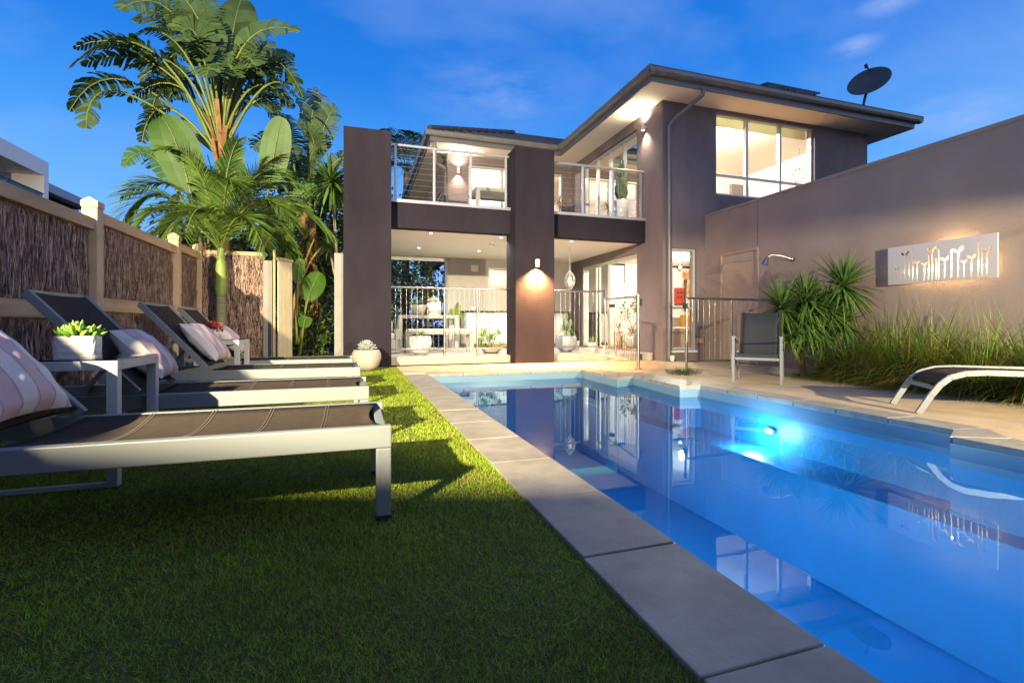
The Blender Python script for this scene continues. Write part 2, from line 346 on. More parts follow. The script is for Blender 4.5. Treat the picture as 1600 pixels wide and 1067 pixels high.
def leafcloud(mb, c, r, n, size, flat=0.0, clumps=0):
    cs = None
    if clumps:
        cs = [(Vector([random.gauss(0,0.48) for _ in range(3)]), random.uniform(.22,.45)) for _ in range(clumps)]
    for _ in range(n):
        if cs:
            cc, cr = random.choice(cs); q = cc + Vector([random.gauss(0,cr*0.5) for _ in range(3)])
            if q.length > 1.15: q = q.normalized()*random.uniform(.8,1.1)
        else:
            q = Vector([random.gauss(0,1) for _ in range(3)]).normalized()*random.random()**0.4
        p = Vector((c[0]+q.x*r[0], c[1]+q.y*r[1], c[2]+q.z*r[2]))
        d = (Vector([random.gauss(0,1) for _ in range(3)]).normalized() + q*0.8).normalized(); s = size*random.uniform(.6,1.3)
        a = d.cross(Vector([random.gauss(0,1) for _ in range(3)])).normalized()
        mb.add([p, p+d*s*.5+a*s*.25, p+d*s, p+d*s*.5-a*s*.25], [(0,1,2,3)])
def strel_leaf(name, base, mid, tip, width, parent, blade_from=0.42, torn=1.0, mat=None, droop=0.25, side_hint=None):
    n = 40; path = bez(base, through(base, mid, tip), tip, n); mb = MB(); mb.mi = 1
    k0 = int(n*blade_from)
    mb.tube([path[i] for i in range(0, n+1, 4)], [0.028*(1-0.88*i/n) + 0.003 for i in range(0, n+1, 4)], 6)
    mb.mi = 0
    hint = Vector(side_hint) if side_hint else None
    for sd in (-1, 1):
        i = k0; tilt = random.uniform(-.15,.15)
        while i < n:
            step = random.choice((1,1,1,2)) if torn > 0.5 else (n-k0)//(4 if torn > 0.05 else 1)
            j = min(n, i+step); m = max(1, (j-i)); vs = []; fs = []
            jit = random.uniform(.82,1.06) if torn > .5 else 1.0; sw = random.uniform(-.14,.14)*torn
            for q in range(i, j+1):
                t = (q-k0)/(n-k0); w = width*0.5*(math.sin(math.pi*min(1, t**0.75*0.93+0.06))**0.6)*jit
                d = (path[min(q+1,n)]-path[max(q-1,0)]).normalized()
                s = d.cross(hint if hint else Vector((0,0,1)))
                if s.length < 0.1: s = d.cross(Vector((0,1,0)))
                s = s.normalized()*sd
                gap = (0.5 if torn > .5 else 0.0)
                c = path[q]; fwd = 0.28+0.25*t + sw
                e = c + s*w + d*w*fwd - Vector((0,0,1))*w*(droop+tilt+sw)
                if gap and q == i and i > k0: e += d*0.010*gap
                if gap and q == j: e -= d*0.03*gap
                mdl = c + (e-c)*0.5 + Vector((0,0,1))*w*0.12
                vs += [c, mdl, e]
            for q in range(j-i):
                a = q*3; fs += [(a, a+1, a+4, a+3), (a+1, a+2, a+5, a+4)]
            mb.add(vs, fs); i = j
    return mb.build(name, [mat or M_sleaf, M_rib], parent)
def frond(name, base, mid, tip, leaf_len, parent, mat, n=58, width=0.030, droop=0.55):
    path = bez(base, through(base, mid, tip), tip, n); mb = MB(); mb.mi = 1
    mb.tube([path[i] for i in range(0, n+1, 4)], [0.016*(1-0.85*i/n)+0.002 for i in range(0, n+1, 4)], 5); mb.mi = 0
    for i in range(5, n+1):
        d = (path[min(i+1,n)]-path[max(i-1,0)]).normalized(); t = i/n
        ll = leaf_len*(math.sin(math.pi*(0.12+0.80*t))**0.6)
        for sd in (-1, 1):
            s = d.cross(Vector((0,0,1)))
            if s.length < 0.1: s = Vector((0,1,0))
            s = s.normalized()*sd
            dd = s*0.8 + d*(0.55+0.5*t) + Vector((0,0,random.uniform(.05,.35)))
            blade(mb, path[i], dd, ll*random.uniform(.85,1.1), width, droop*random.uniform(.6,1.3), 3, side=(d*0.8+Vector((0,0,.5))).normalized())
    return mb.build(name, [mat, M_rib], parent)
# ================================================================== GROUND
PI_ = [(3.66,7.44),(3.56,6.10),(3.95,6.30),(3.80,5.02),(4.08,4.98),(4.10,3.67),(4.08,2.32),(3.80,2.18),(3.80,-3.0)]
PO_ = [(4.00,7.72),(4.02,6.78),(4.27,6.62),(4.27,5.36),(4.38,5.24),(4.38,3.70),(4.36,2.28),(4.12,2.02),(4.12,-3.0)]
g = MB()
for a in ((-150,-150,150,-3.2),(-150,7.6,150,400),(-150,-3.2,1.0,7.6),(4.2,-3.2,150,7.6)): g.quad((a[0],a[1],-.06),(a[2],a[1],-.06),(a[2],a[3],-.06),(a[0],a[3],-.06))
struct(g.build('ground', M_soil))
# turf
tb = MB(); tb.quad((-2.6,-2.9,-.012),(0.70,-2.9,-.012),(0.70,9.0,-.012),(-2.6,9.0,-.012)).quad((-1.1,9.0,-.012),(-.3,9.0,-.012),(-.3,16,-.012),(-1.1,16,-.012))
struct(tb.build('lawn_base', M_turfb))
def turf(x0, x1, y0, y1, dens, h, w):
    n = int((x1-x0)*(y1-y0)*dens); x = rng.uniform(x0,x1,n); y = rng.uniform(y0,y1,n)
    a = rng.uniform(0,2*np.pi,n); ln = rng.normal(0,1,(n,2))*h*0.55; hh = h*rng.uniform(.55,1.25,n)
    hh *= 0.85+0.3*np.sin(x*3.1+np.sin(y*2.3)*1.7)*np.sin(y*2.7+1.3*np.sin(x*2.1))
    dx = np.cos(a)*w/2; dy = np.sin(a)*w/2; z0 = np.full(n,-.012)
    v = np.stack([np.stack([x-dx,y-dy,z0],1), np.stack([x+dx,y+dy,z0],1), np.stack([x+ln[:,0],y+ln[:,1],z0+hh],1)],1)
    return v.reshape(-1,3)
tv = np.concatenate([turf(-2.0,.705,.45,1.7,38000,.017,.0026), turf(-2.5,.705,1.7,3.2,20000,.019,.0036), turf(-2.5,.705,3.2,5.5,8000,.022,.0055), turf(-2.5,.705,5.5,8.95,5000,.022,.009), turf(-1.1,-.3,8.95,12.5,1500,.03,.014)])
nT = len(tv)//3; me = bpy.data.meshes.new('turf'); me.vertices.add(nT*3); me.vertices.foreach_set('co', tv.astype(np.float32).ravel())
me.loops.add(nT*3); me.loops.foreach_set('vertex_index', np.arange(nT*3, dtype=np.int32)); me.polygons.add(nT)
me.polygons.foreach_set('loop_start', np.arange(0,nT*3,3,dtype=np.int32)); me.polygons.foreach_set('loop_total', np.full(nT,3,dtype=np.int32))
me.materials.append(M_turf); me.materials.append(M_turf2); me.polygons.foreach_set('material_index', (rng.random(nT) < .22).astype(np.int32)); me.update(calc_edges=True); me.validate()
to = bpy.data.objects.new('turf', me); COL.objects.link(to); tag(to, 'green artificial lawn turf between the brushwood fence and the pool', 'grass'); stuff(to)
# coping, paving
cp = MB().box(.72,1.045,-3,7.66,-.10,-.045); cp.box(1.045,4.0,7.47,7.66,-.10,-.045); cpo = struct(cp.build('pool_coping', M_cope2))
ref = None; y = 7.44
k = 0
ys = [0.85+0.56*i for i in range(-7, 13)]
for i in range(len(ys)-1):
    a, b = ys[i]+.004, ys[i+1]-.004
    if b > 7.44: b = 7.445
    if b-a < .1: continue
    MB().box(.70+random.uniform(-.003,.003),1.052,a,b,-.046,.002+random.uniform(0,.003)).build('coping_slab', M_cope, cpo, bevel=.004)
MB().box(.70,1.052,7.34,7.66,-.046,.002).build('coping_slab', M_cope, cpo, bevel=.004) if ys[-1] < 7.34 else None
x = 1.056
while x < 3.65:
    b = min(3.66, x+.56); MB().box(x,b-.006,7.435,7.66,-.046,.003).build('coping_slab', M_cope2, cpo, bevel=.005); x = b
for i in range(len(PI_)-1):
    a0, a1, b0, b1 = Vector(PI_[i]), Vector(PI_[i+1]), Vector(PO_[i]), Vector(PO_[i+1]); n = max(1, round((a1-a0).length/.5))
    for j in range(n):
        t0 = j/n + .003; t1 = (j+1)/n - .003
        q = [a0.lerp(a1,t0), a0.lerp(a1,t1), b0.lerp(b1,t1), b0.lerp(b1,t0)]; mb = MB(); zt = .003+random.uniform(0,.002)
        mb.add([(p.x,p.y,-.045) for p in q]+[(p.x,p.y,zt) for p in q], [(0,3,2,1),(4,5,6,7),(0,1,5,4),(1,2,6,5),(2,3,7,6),(3,0,4,7)])
        mb.build('coping_slab', M_cope2, cpo, bevel=.004)
pv = MB()
for i in range(len(PO_)-1):
    a, b = PO_[i], PO_[i+1]; pv.quad((a[0],a[1],-.004),(b[0],b[1],-.004),(7.3,b[1],-.004),(7.3,a[1],-.004))
pv.quad((3.9,7.72,-.004),(7.3,7.72,-.004),(7.3,9.4,-.004),(3.9,9.4,-.004))
pv.quad((3.64,7.40,-.012),(4.02,7.40,-.012),(4.02,7.74,-.012),(3.64,7.74,-.012)); pav = struct(pv.build('paving', M_pave))
bed = struct(MB().quad((.70,7.66,-.03),(3.9,7.66,-.03),(3.9,9.4,-.03),(.70,9.4,-.03)).build('paving_bed', M_soil))
rows = [7.664, 7.98, 8.32, 8.64, 9.0]
for r in range(4):
    x = .70
    while x < 3.9:
        w = random.uniform(.38,.75); b = min(3.9, x+w)
        if 3.9-b < .25: b = 3.9
        j = lambda: random.uniform(-.012,.012)
        P = [(x+.006+j()*(x>.71),rows[r]+.006+abs(j())), (b-.006+j()*(b<3.89),rows[r]+.006+abs(j())), (b-.006+j()*(b<3.89),rows[r+1]-.006-abs(j())), (x+.006+j()*(x>.71),rows[r+1]-.006-abs(j()))]; mb = MB(); zt = random.uniform(-.003,.003)
        mb.add([(p[0],p[1],-.035) for p in P]+[(p[0],p[1],zt) for p in P], [(4,5,6,7),(0,1,5,4),(1,2,6,5),(2,3,7,6),(3,0,4,7)]); mb.build('paver', M_pave, bed, bevel=.004); x = b
# garden bed along the wall
struct(MB().quad((6.05,-3,.004),(7.3,-3,.004),(7.3,5.7,.004),(6.3,5.7,.004)).build('garden_bed', M_soil))
# pool shell
sh = MB(); WZ = -.14; ring = [(1.07,-2.98),(1.07,7.42)]+[(p[0]+.0,p[1]-.02) for p in PI_[:1]]+PI_[1:-1]+[(3.8,-2.98)]
n = len(ring); dep = -1.35
for i in range(n):
    a, b = ring[i], ring[(i+1)%n]
    sh.mi = 1; sh.quad((a[0],a[1],-.045),(b[0],b[1],-.045),(b[0],b[1],-.185),(a[0],a[1],-.185))
    sh.mi = 0; sh.quad((a[0],a[1],-.185),(b[0],b[1],-.185),(b[0],b[1],dep),(a[0],a[1],dep))
sh.mi = 0; sh.quad((1.0,-3,dep),(4.2,-3,dep),(4.2,7.5,dep),(1.0,7.5,dep))
struct(sh.build('pool_shell', [M_shell, M_lip]))
ld = MB(); ld.box(3.60,4.12,-2.9,7.40,-1.35,-.52); struct(ld.build('pool_ledge', M_shell, bevel=.02))
st = MB(); st.box(1.08,2.0,-1.2,.9,-.8,-.45); st.box(1.08,2.5,-1.2,.9,-1.1,-.81); struct(st.build('pool_steps', M_shell, bevel=.02))
wm = MB(); wm.add([(p[0],p[1],WZ) for p in ring], [tuple(range(n-1,-1,-1))]); struct(wm.build('pool_water', M_water))
for i, (px_, py_, lab) in enumerate(((4.085, 3.92, 'bright underwater pool lamp in the right pool wall opposite the patio chair'), (1.10, 3.55, 'underwater pool lamp in the left pool wall under the pale coping'), (1.10, .9, 'added pool lamp out of view in the left pool wall nearest the photographer, for even fill'))):  # the third lamp is added, out of view, to light the pool evenly
    t = thing('pool_lamp', lab, 'pool lamp', (px_,py_,-.34), 'underwater pool lamps'); sg = 1 if px_ < 2 else -1
    rim = MB(); rim.tube([(px_,py_,-.34),(px_+.03*sg,py_,-.34)], .06, 20); rim.v = [(v[0], v[1], -.34+(v[2]+.34)*.6) for v in rim.v]; rim.build('rim', M_lip, t)
    ln = MB(); ln.tube([(px_+.031*sg,py_,-.34),(px_+.036*sg,py_,-.34)], .042, 20); ln.v = [(v[0], v[1], -.34+(v[2]+.34)*.55) for v in ln.v]; ln.build('lens', M_poolamp, t)
    light('POINT', 'lamp_light', (px_+.24*sg,py_,-.38), (18,80,60)[i], (1.0,0.90,1.0), t, .10)
# ================================================================== HOUSE
X0, YW, CZ, SZ = 6.12, 8.65, 2.60, 5.45
H = thing('two_storey_house', 'two storey mauve rendered house with balcony and lit windows beyond the pool', 'house', (6,9,0))
w = holes_wall(MB(), 'y', YW, YW+.22, X0, 12.04, 0, SZ+.12, [(6.35,6.97,.21,2.38),(7.49,10.33,3.60,SZ-.03)]); w.build('front_wall', M_wall, H)
w = holes_wall(MB(), 'x', X0+.002, X0+.22, YW+.22, 13.15, 0, SZ+.12, [(9.62,12.4,.15,2.38),(9.62,12.36,3.12,5.22)]); w.build('side_wall', M_wall, H)
w = holes_wall(MB(), 'y', 13.15, 13.35, 2.40, X0, 2.62, SZ+.12, [(2.98,5.85,3.12,5.22)]); w.build('back_wall', M_wall, H)
w = holes_wall(MB(), 'x', 2.40, 2.60, 13.35, 19, 2.62, SZ+.12, [(14.2,15.6,3.3,4.7)]); w.build('wing_side_wall', M_wall, H)
box('outer_wall', M_wall, H, 11.82, 12.04, YW+.22, 17, 0, SZ+.12)
# lower back wall with garden opening and room window
w = holes_wall(MB(), 'y', 13.15, 13.35, .3, X0, 0, 2.60, [(.3,2.35,-.1,2.50),(3.56,5.0,1.84,2.38)]); w.build('alfresco_wall', M_grey, H)
MB().box(.3,2.37,13.10,13.20,2.48,2.56).box(2.33,2.40,13.10,13.2,.15,2.48).build('opening_frame', M_frame, H)
box('alfresco_floor', M_deck, H, -.19, X0, 9.28, 13.15, 0, .15, .006)
box('step_riser', M_deck, H, .62, 6.12, 9.26, 9.28, .0, .148)
box('porch_step', M_deck, H, 5.2, X0, 9.0, 9.26, .0, .15)
box('alfresco_ceiling', M_ceil, H, -.19, X0, 9.50, 13.15, 2.60, 2.66)
box('beam', M_dark, H, .62, 2.97, 9.28, 9.50, 2.58, 3.05); box('beam', M_dark, H, 3.83, 6.12, 9.28, 9.50, 2.58, 3.05)
box('balcony_floor', M_deck, H, .62, X0, 9.50, 13.15, 2.9, 3.08)
box('balcony_edge_flashing', M_alu, H, .62, 2.97, 9.24, 9.52, 3.05, 3.11, .004); box('balcony_edge_flashing', M_alu, H, 3.83, 6.12, 9.24, 9.52, 3.05, 3.11, .004)
box('pillar', M_dark, H, -.195, .62, 8.95, 9.52, -.02, 4.24, .006); box('pillar', M_dark, H, 2.97, 3.79, 8.93, 9.52, -.02, 4.24, .006)
MB().box(-.35,-.20,9.05,9.30,0,2.02).build('gate_post', M_post, H, bevel=.004)
# soffits, gutters, roofs
MB().box(5.45,12.75,8.05,8.70,SZ+.01,SZ+.05).box(5.45,6.2,8.70,12.4,SZ+.01,SZ+.05).box(1.83,5.45,12.4,13.2,SZ+.01,SZ+.05).box(1.83,2.45,13.2,19,SZ+.01,SZ+.05).box(12.0,12.75,8.7,17,SZ+.01,SZ+.05).box(5.45,6.2,12.4,13.2,SZ+.01,SZ+.05).build('soffit', M_soff, H)
fa = MB(); GZ = SZ+.02
for a, b in (((5.45,8.05),(12.75,8.05)), ((5.45,12.4),(5.45,8.05)), ((1.83,12.4),(5.45,12.4)), ((1.83,19),(1.83,12.4)), ((12.75,8.05),(12.75,17))):
    fa.bar((a[0],a[1],GZ+.09), (b[0],b[1],GZ+.09), .03, .20)
fa.build('fascia', M_blue, H)
def gutter(a, b, nrm):
    mb = MB(); a = Vector((*a,0)); b = Vector((*b,0)); nv = Vector((*nrm,0)); prof = [(.015,.10),(.02,.10),(.10,.11),(.125,.15),(.125,.225),(.14,.235),(.115,.24),(.10,.16),(.03,.14)]
    k = len(prof); vs = [a+nv*p+Vector((0,0,GZ+q)) for p,q in prof]+[b+nv*p+Vector((0,0,GZ+q)) for p,q in prof]
    mb.add(vs, [(i,(i+1)%k,k+(i+1)%k,k+i) for i in range(k)]+[tuple(range(k)),tuple(range(2*k-1,k-1,-1))]); mb.build('gutter', M_gut, H)
gutter((5.31,8.05),(12.89,8.05),(0,-1)); gutter((5.45,12.27),(5.45,7.91),(-1,0)); gutter((1.69,12.4),(5.33,12.4),(0,-1)); gutter((1.83,19),(1.83,12.27),(-1,0)); gutter((12.75,7.92),(12.75,17),(1,0))
pt = .466; rz = SZ+.24
rf = MB(); e0, e1 = 5.42, 12.78; d0 = 8.02; hr = (e1-e0)/2
rf.quad((e0,d0,rz),(e1,d0,rz),((e0+e1)/2,d0+hr,rz+hr*pt)); rf.quad((e0,d0,rz),(e0,20,rz),((e0+e1)/2,20,rz+hr*pt),((e0+e1)/2,d0+hr,rz+hr*pt)); rf.quad((e1,d0,rz),(e1,20,rz),((e0+e1)/2,20,rz+hr*pt),((e0+e1)/2,d0+hr,rz+hr*pt))
roof = rf.build('roof', M_tile, H)
r2 = MB(); r2.quad((1.80,12.37,rz-.03),(8.0,12.37,rz-.03),(8.0,15.67,rz-.03+3.3*pt),(5.1,15.67,rz-.03+3.3*pt)); r2.quad((1.80,12.37,rz-.03),(1.80,19,rz-.03),(5.1,19,rz-.03+3.3*pt),(5.1,15.67,rz-.03+3.3*pt)); roof2 = r2.build('roof', M_tile, H)
tm = None
for r in range(9):
    yy = 12.34+r*.33; zz = rz+(yy-12.37)*pt
    xs = 1.80+(yy-12.34)
    while xs < 5.35+(yy-12.37)*1.0:
        if tm is None:
            mb = MB(); P = []
            for i in range(6):
                u = i/5; P.append((u*.31, .035*math.sin(u*math.pi)+.012))
            vs = [(p[0],0,p[1]-.018) for p in P]+[(p[0],0,p[1]+.012) for p in P]+[(p[0],.36,p[1]+.36*pt-.006) for p in P]
            fs = [(i,i+1,7+i,6+i) for i in range(5)]+[(6+i,7+i,13+i,12+i) for i in range(5)]; mb.add(vs, fs)
            tm = mb.build('roof_tile', M_tile, roof2, world=False); tl = tm
        else:
            tl = tm.copy(); COL.objects.link(tl); tl.parent = roof2
        tl.location = Vector((xs, yy, zz+.004+random.uniform(0,.008)))-Vector(H.location); xs += .315
# hip ridge tiles on the left wing corner
for i in range(9):
    s_ = .30*i; mb = MB(); a = Vector((1.80+s_, 12.34+s_, rz+.06+s_*pt)); b = a+Vector((.34,.34,.34*pt+.02)); mb.tube([a,b], [.085,.075], 8); mb.build('ridge_tile', M_tile, roof2)
for i in range(9, 11):
    s_ = .30*i; mb = MB(); a = Vector((1.80+s_, 12.34+s_, rz+.06+s_*pt)); b = a+Vector((.34,.34,.34*pt+.02)); mb.tube([a,b], [.085,.075], 8); mb.build('ridge_tile', M_tile, roof2)
for i in range(9):
    mb = MB(); x = 5.10+.33*i; mb.tube([(x,15.67,rz+3.3*pt),(x+.36,15.67,rz+3.3*pt+.01)], [.085,.075], 8); mb.build('ridge_tile', M_tile, roof2)
# downpipes
dp = MB(); dp.tube([(6.62,8.02,5.50),(6.62,8.02,5.36),(6.30,8.52,5.02),(6.24,8.59,4.90),(6.24,8.59,.02)], .045, 12); dp.build('downpipe', M_blue, H)
dp = MB(); dp.tube([(1.95,12.5,5.5),(1.95,12.5,5.05),(2.0,12.55,4.95),(2.3,13.0,4.98),(2.34,13.1,4.9),(2.34,13.1,3.1)], .05, 10); dp.build('downpipe', M_gut, H)
# windows
def window(x0, x1, z0, z1, y, mull_x=(), mull_z=(), axis='y', d=.10, fw=.055, name='window', parent=H, handle=False):
    def B(mb, a, b, c, e, k0, k1):
        (mb.box(a,b,k0,k1,c,e) if axis == 'y' else mb.box(k0,k1,a,b,c,e))
    mb = MB(); k0, k1 = y, y+d
    B(mb,x0,x0+fw,z0,z1,k0,k1); B(mb,x1-fw,x1,z0,z1,k0,k1); B(mb,x0+fw,x1-fw,z1-fw,z1,k0,k1); B(mb,x0+fw,x1-fw,z0,z0+fw,k0,k1)
    for q in mull_x: B(mb,q-fw*.6,q+fw*.6,z0+fw,z1-fw,k0+.01,k1-.01)
    xs = [x0+fw]+sum([[q-fw*.6,q+fw*.6] for q in mull_x],[])+[x1-fw]
    for q in mull_z:
        for i in range(0,len(xs),2): B(mb,xs[i],xs[i+1],q-fw*.45,q+fw*.45,k0+.02,k1-.02)
    wdw = mb.build(name, M_frame, parent, bevel=.003)
    zs = [z0+fw]+sum([[q-fw*.45,q+fw*.45] for q in mull_z],[])+[z1-fw]
    for i in range(0,len(xs),2):
        for j in range(0,len(zs),2):
            g_ = MB(); ym = y+d*.5; a,b,c,e = xs[i],xs[i+1],zs[j],zs[j+1]
            P = (lambda u,z:(u,ym,z)) if axis == 'y' else (lambda u,z:(ym,u,z))
            g_.quad(P(a,c),P(b,c),P(b,e),P(a,e)); g_.build('pane', M_glass, wdw)
    return wdw
window(7.49,10.33,3.60,SZ-.03,YW+.06,(8.40,9.36),(4.06,))
window(6.35,6.97,.21,2.38,YW+.04,(),(1.12,))
box('window_sill', M_white, H, 6.33, 6.99, YW-.03, YW+.05, .17, .21, .004)
window(9.62,12.36,3.12,5.22,X0+.05,(10.30,10.95,11.65),(),'x',name='sliding_door')
window(2.98,5.85,3.12,5.22,13.20,(4.0,5.0),(),name='sliding_door')
window(14.2,15.6,3.3,4.7,2.45,(),(),'x')
window(3.56,5.0,1.84,2.38,13.2,(),())
sd_ = MB()
for i, yy in enumerate((10.96,11.04,11.12,11.62,12.34)): sd_.box(X0+.03+.05*(i%3), X0+.07+.05*(i%3), yy, yy+.05, .15, 2.30)
sd_.box(X0+.02,X0+.20,9.62,12.40,2.31,2.38); sd_.box(X0+.02,X0+.20,12.36,12.40,.15,2.31)
sdo = sd_.build('sliding_door', M_frame, H, bevel=.003)
MB().quad((X0+.1,11.0,.17),(X0+.1,12.36,.17),(X0+.1,12.36,2.31),(X0+.1,11.0,2.31)).build('pane', M_glass, sdo)
# rooms behind the glass
rm = MB(); rm.box(6.36,11.8,12.9,13.0,0,2.55); rm.build('room_wall', M_room2, H); box('room_floor', M_wood, H, 6.34,11.8,8.9,12.9,.05,.15); box('room_ceiling', M_room2, H, 6.34,11.8,8.9,12.9,2.6,2.7)
box('room_ceiling', M_room, H, 6.36, 11.8, 8.9, 16.9, SZ-.02, SZ+.02); box('room_wall', M_room, H, 8.6, 11.8, 12.2, 12.35, 2.95, SZ-.02); box('room_wall', M_room, H, 6.36,8.6,14.4,14.5,2.95,SZ-.02)
box('room_wall', M_room, H, 11.70,11.80,8.9,12.2,2.95,SZ-.02)
box('room_floor', M_wood, H, X0+.24, 11.8, 8.9, 16.9, 2.95, 3.02); box('room_floor', M_wood, H, 2.62, X0+.24, 13.36, 16.9, 2.95, 3.02)
box('room_wall', M_room2, H, 2.6, 8.6, 16.9, 17.0, 3.02, SZ); box('room_ceiling', M_room2, H, 2.6, 6.34, 13.36, 16.9, SZ-.02, SZ+.02)
M_blind = pbr('blind_fabric', (.6,.57,.42), .9, trans=.5); box('blind', M_blind, H, 7.52, 10.30, YW+.225, YW+.235, SZ-.26, SZ-.03); box('blind', M_outf, H, X0+.24,X0+.27,9.7,12.3,4.95,5.22)
box('inner_doorway', pbr('taupe_headboard', (.22,.17,.17),.9), H, 11.05, 11.68, 12.08, 12.18, 3.02, 5.1)
box('room_wall', M_room2, H, 3.4, 5.2, 15.0, 15.1, 0, 2.55); box('inner_door', M_wood, H, 3.62, 4.0, 14.9, 14.98, .1, 2.15)
# balcony railings
def railing(name, label, x0, x1, posts, z0, z1, y, wires):
    t = thing(name, label, 'railing', (x0,y,z0))
    hr_ = MB(); hr_.tube([(x0,y,z1),(x1,y,z1)], .027, 10); hr_.build('handrail', M_alu, t)
    for p in posts: MB().box(p-.022,p+.022,y-.02,y+.02,z0,z1-.02).build('post', M_alu, t, bevel=.003)
    for i in range(wires):
        z = z0+.09+(z1-z0-.15)*i/(wires-1); m = MB(); m.tube([(x0,y+.03,z),(x1,y+.03,z)], .0025, 4); m.build('wire', M_wire, t)
railing('balcony_railing', 'blue grey balcony railing with cable wires left of the middle pillar', .63, 2.96, (.72,1.45,2.17,2.9), 3.11, 4.15, 9.34, 9)
railing('balcony_railing', 'balcony railing with cable wires between the middle pillar and the right wing', 3.80, 6.12, (3.86,4.62,5.34,6.04), 3.11, 4.15, 9.34, 9)
# wall lights
def walllight(label, p, nrm, energy, cone=75, mat=M_white, tgt=None):
    p = Vector(p); nv = Vector(nrm); t = thing('wall_light', label, 'wall light', p, 'down facing wall lights')
    MB().bar(p+Vector((0,0,.03)), p+nv*.05+Vector((0,0,.03)), .05, .06).build('bracket', mat, t)
    c = p+nv*.075
    s = MB(); s.lathe([(0,.09),(.04,.09),(.046,.08),(.046,-.06),(.040,-.06),(.040,.0),(0,.0)], c, 16); s.build('shade', mat, t)
    b = MB(); b.lathe([(0,-.03),(.03,-.03),(.033,-.045),(.0,-.058)], c, 12); b.build('bulb', M_lamp, t)
    light('SPOT', 'bulb_light', c+Vector((0,0,-.065)), energy, (1,.47,.14) if p.z < 4 else (1,.80,.52), t, .02, c+Vector((0,0,-2))-nv*.16, cone, 1.0)
    if p.z > 4: light('SPOT', 'soffit_fill', c+Vector((0,0,.10)), energy*1.1, (1,.86,.62), t, .04, c+Vector((0,0,3))+nv*.9, 165, .9)  # added upward beam to brighten the soffit; the fittings themselves shine down
walllight('small silver down light on the middle pillar above the pool', (3.40,8.93,1.95), (0,-1,0), 2600, 125)
walllight('lit wall light high on the right wing beside the balcony cactus', (X0,9.25,5.10), (-1,0,0), 90, 100)
walllight('lit wall light on the back wall left of the balcony sliding door', (2.70,13.15,5.0), (0,-1,0), 80, 100)
# alfresco downlights
for i, (x, y, lab) in enumerate(((1.45,9.75,'front left ceiling downlight under the balcony'),(2.93,9.78,'front downlight just left of the middle pillar'),(1.45,11.7,'rear left downlight above the pale dining table'),(2.93,11.7,'rear downlight in front of the small wall box'),(4.55,9.75,'downlight right of the middle pillar above the deck'),(4.9,11.9,'rear downlight near the hanging seed pod ornament'))):
    t = thing('downlight', lab, 'downlight', (x,y,2.6), 'alfresco ceiling downlights')
    m = MB(); m.lathe([(.055,0),(.055,-.006),(.038,-.008),(.036,-.002)], (x,y,2.6), 18); m.build('trim_ring', M_white, t)
    m = MB(); m.lathe([(0,-.004),(.036,-.004)], (x,y,2.6), 18); m.build('lens', M_lampw, t)
    light('SPOT', 'downlight_beam', (x,y,2.585), 150, (1,.94,.82), t, .04, (x,y,0), 150, .9)
t = thing('smoke_alarm', 'white round smoke alarm on the alfresco ceiling', 'smoke alarm', (2.95,10.6,2.6)); m = MB(); m.lathe([(.06,0),(.058,-.03),(.03,-.04),(0,-.04)], (2.95,10.6,2.6), 16); m.build('cover', M_white, t)
# room lamps
def roomlamp(label, p, e, col=(1,.88,.62), r=.06):
    t = thing('ceiling_lamp', label, 'ceiling lamp', p, 'ceiling lamps inside the house')
    m = MB(); m.lathe([(.001,0),(r,0),(r,-.03),(r*.8,-.05),(.001,-.055)], p, 14); m.build('diffuser', M_lampw, t)
    light('POINT', 'lamp_light', (p[0],p[1],p[2]-.12), e, col, t, .08)
roomlamp('glowing ceiling lamp seen through the large upper window', (8.55,9.6,SZ-.03), 400, (1,.97,.84))
roomlamp('ceiling lamp behind the upper balcony sliding door', (7.2,11.6,SZ-.03), 420, (1,.93,.78))
roomlamp('ceiling lamp in the back upper room behind the cable railing', (4.0,14.9,SZ-.03), 400, (1,.93,.80))
roomlamp('ceiling lamp in the lower room behind the open sliding door', (8.4,11.0,2.58), 260, (1,.90,.70))
roomlamp('ceiling lamp in the kitchen behind the low servery window', (4.3,14.2,2.5), 30, (1,.93,.80))
# chandelier
ch = thing('chandelier', 'small beaded chandelier inside the right pane of the upper window', 'chandelier', (11.1,9.75,4.6)); m = MB(); m.tube([(11.1,9.75,5.4),(11.1,9.75,4.95)], .006, 5); m.build('chain', M_steel, ch)
m = MB()
for i in range(90):
    a = random.uniform(0,6.28); z = random.random(); r_ = .16*math.sin(math.pi*(.15+.8*z)); c = (11.1+r_*math.cos(a), 9.75+r_*math.sin(a), 4.5+z*.45); m.lathe([(0,-.016),(.014,0),(0,.016)], c, 5)
m.build('beads', M_black, ch)
# ================================================================== BOUNDARY WALL (right)
BX = 7.20
t = thing('boundary_wall', 'tall taupe rendered boundary wall along the right side of the pool', 'wall', (BX,3,0))
w = holes_wall(MB(), 'x', BX, BX+.25, -4, YW, -.05, 3.08, [(7.24,8.16,-.05,2.18)]); w.build('wall_body', M_bwall, t); box('coping', M_bwall, t, BX-.02, BX+.27, -4, YW-.002, 3.08, 3.13, .004)
box('control_joint', M_black, t, BX-.0015, BX+.02, 7.215, 7.222, 2.24, 3.08)
m = MB(); m.box(BX-.012,BX+.05,7.20,7.25,0,2.22).box(BX-.012,BX+.05,8.15,8.20,0,2.22).box(BX-.012,BX+.05,7.25,8.15,2.17,2.22); m.build('door_frame', M_door, t, bevel=.003)
dr = box('door', M_door, t, BX+.01, BX+.05, 7.26, 8.14, .02, 2.165, .002)
m = MB(); m.tube([(BX+.01,7.33,1.02),(BX-.03,7.33,1.02)], .012, 8).tube([(BX-.03,7.33,1.02),(BX-.075,7.33,1.02)], [.02,.032], 12); m.build('door_knob', M_steel, dr)
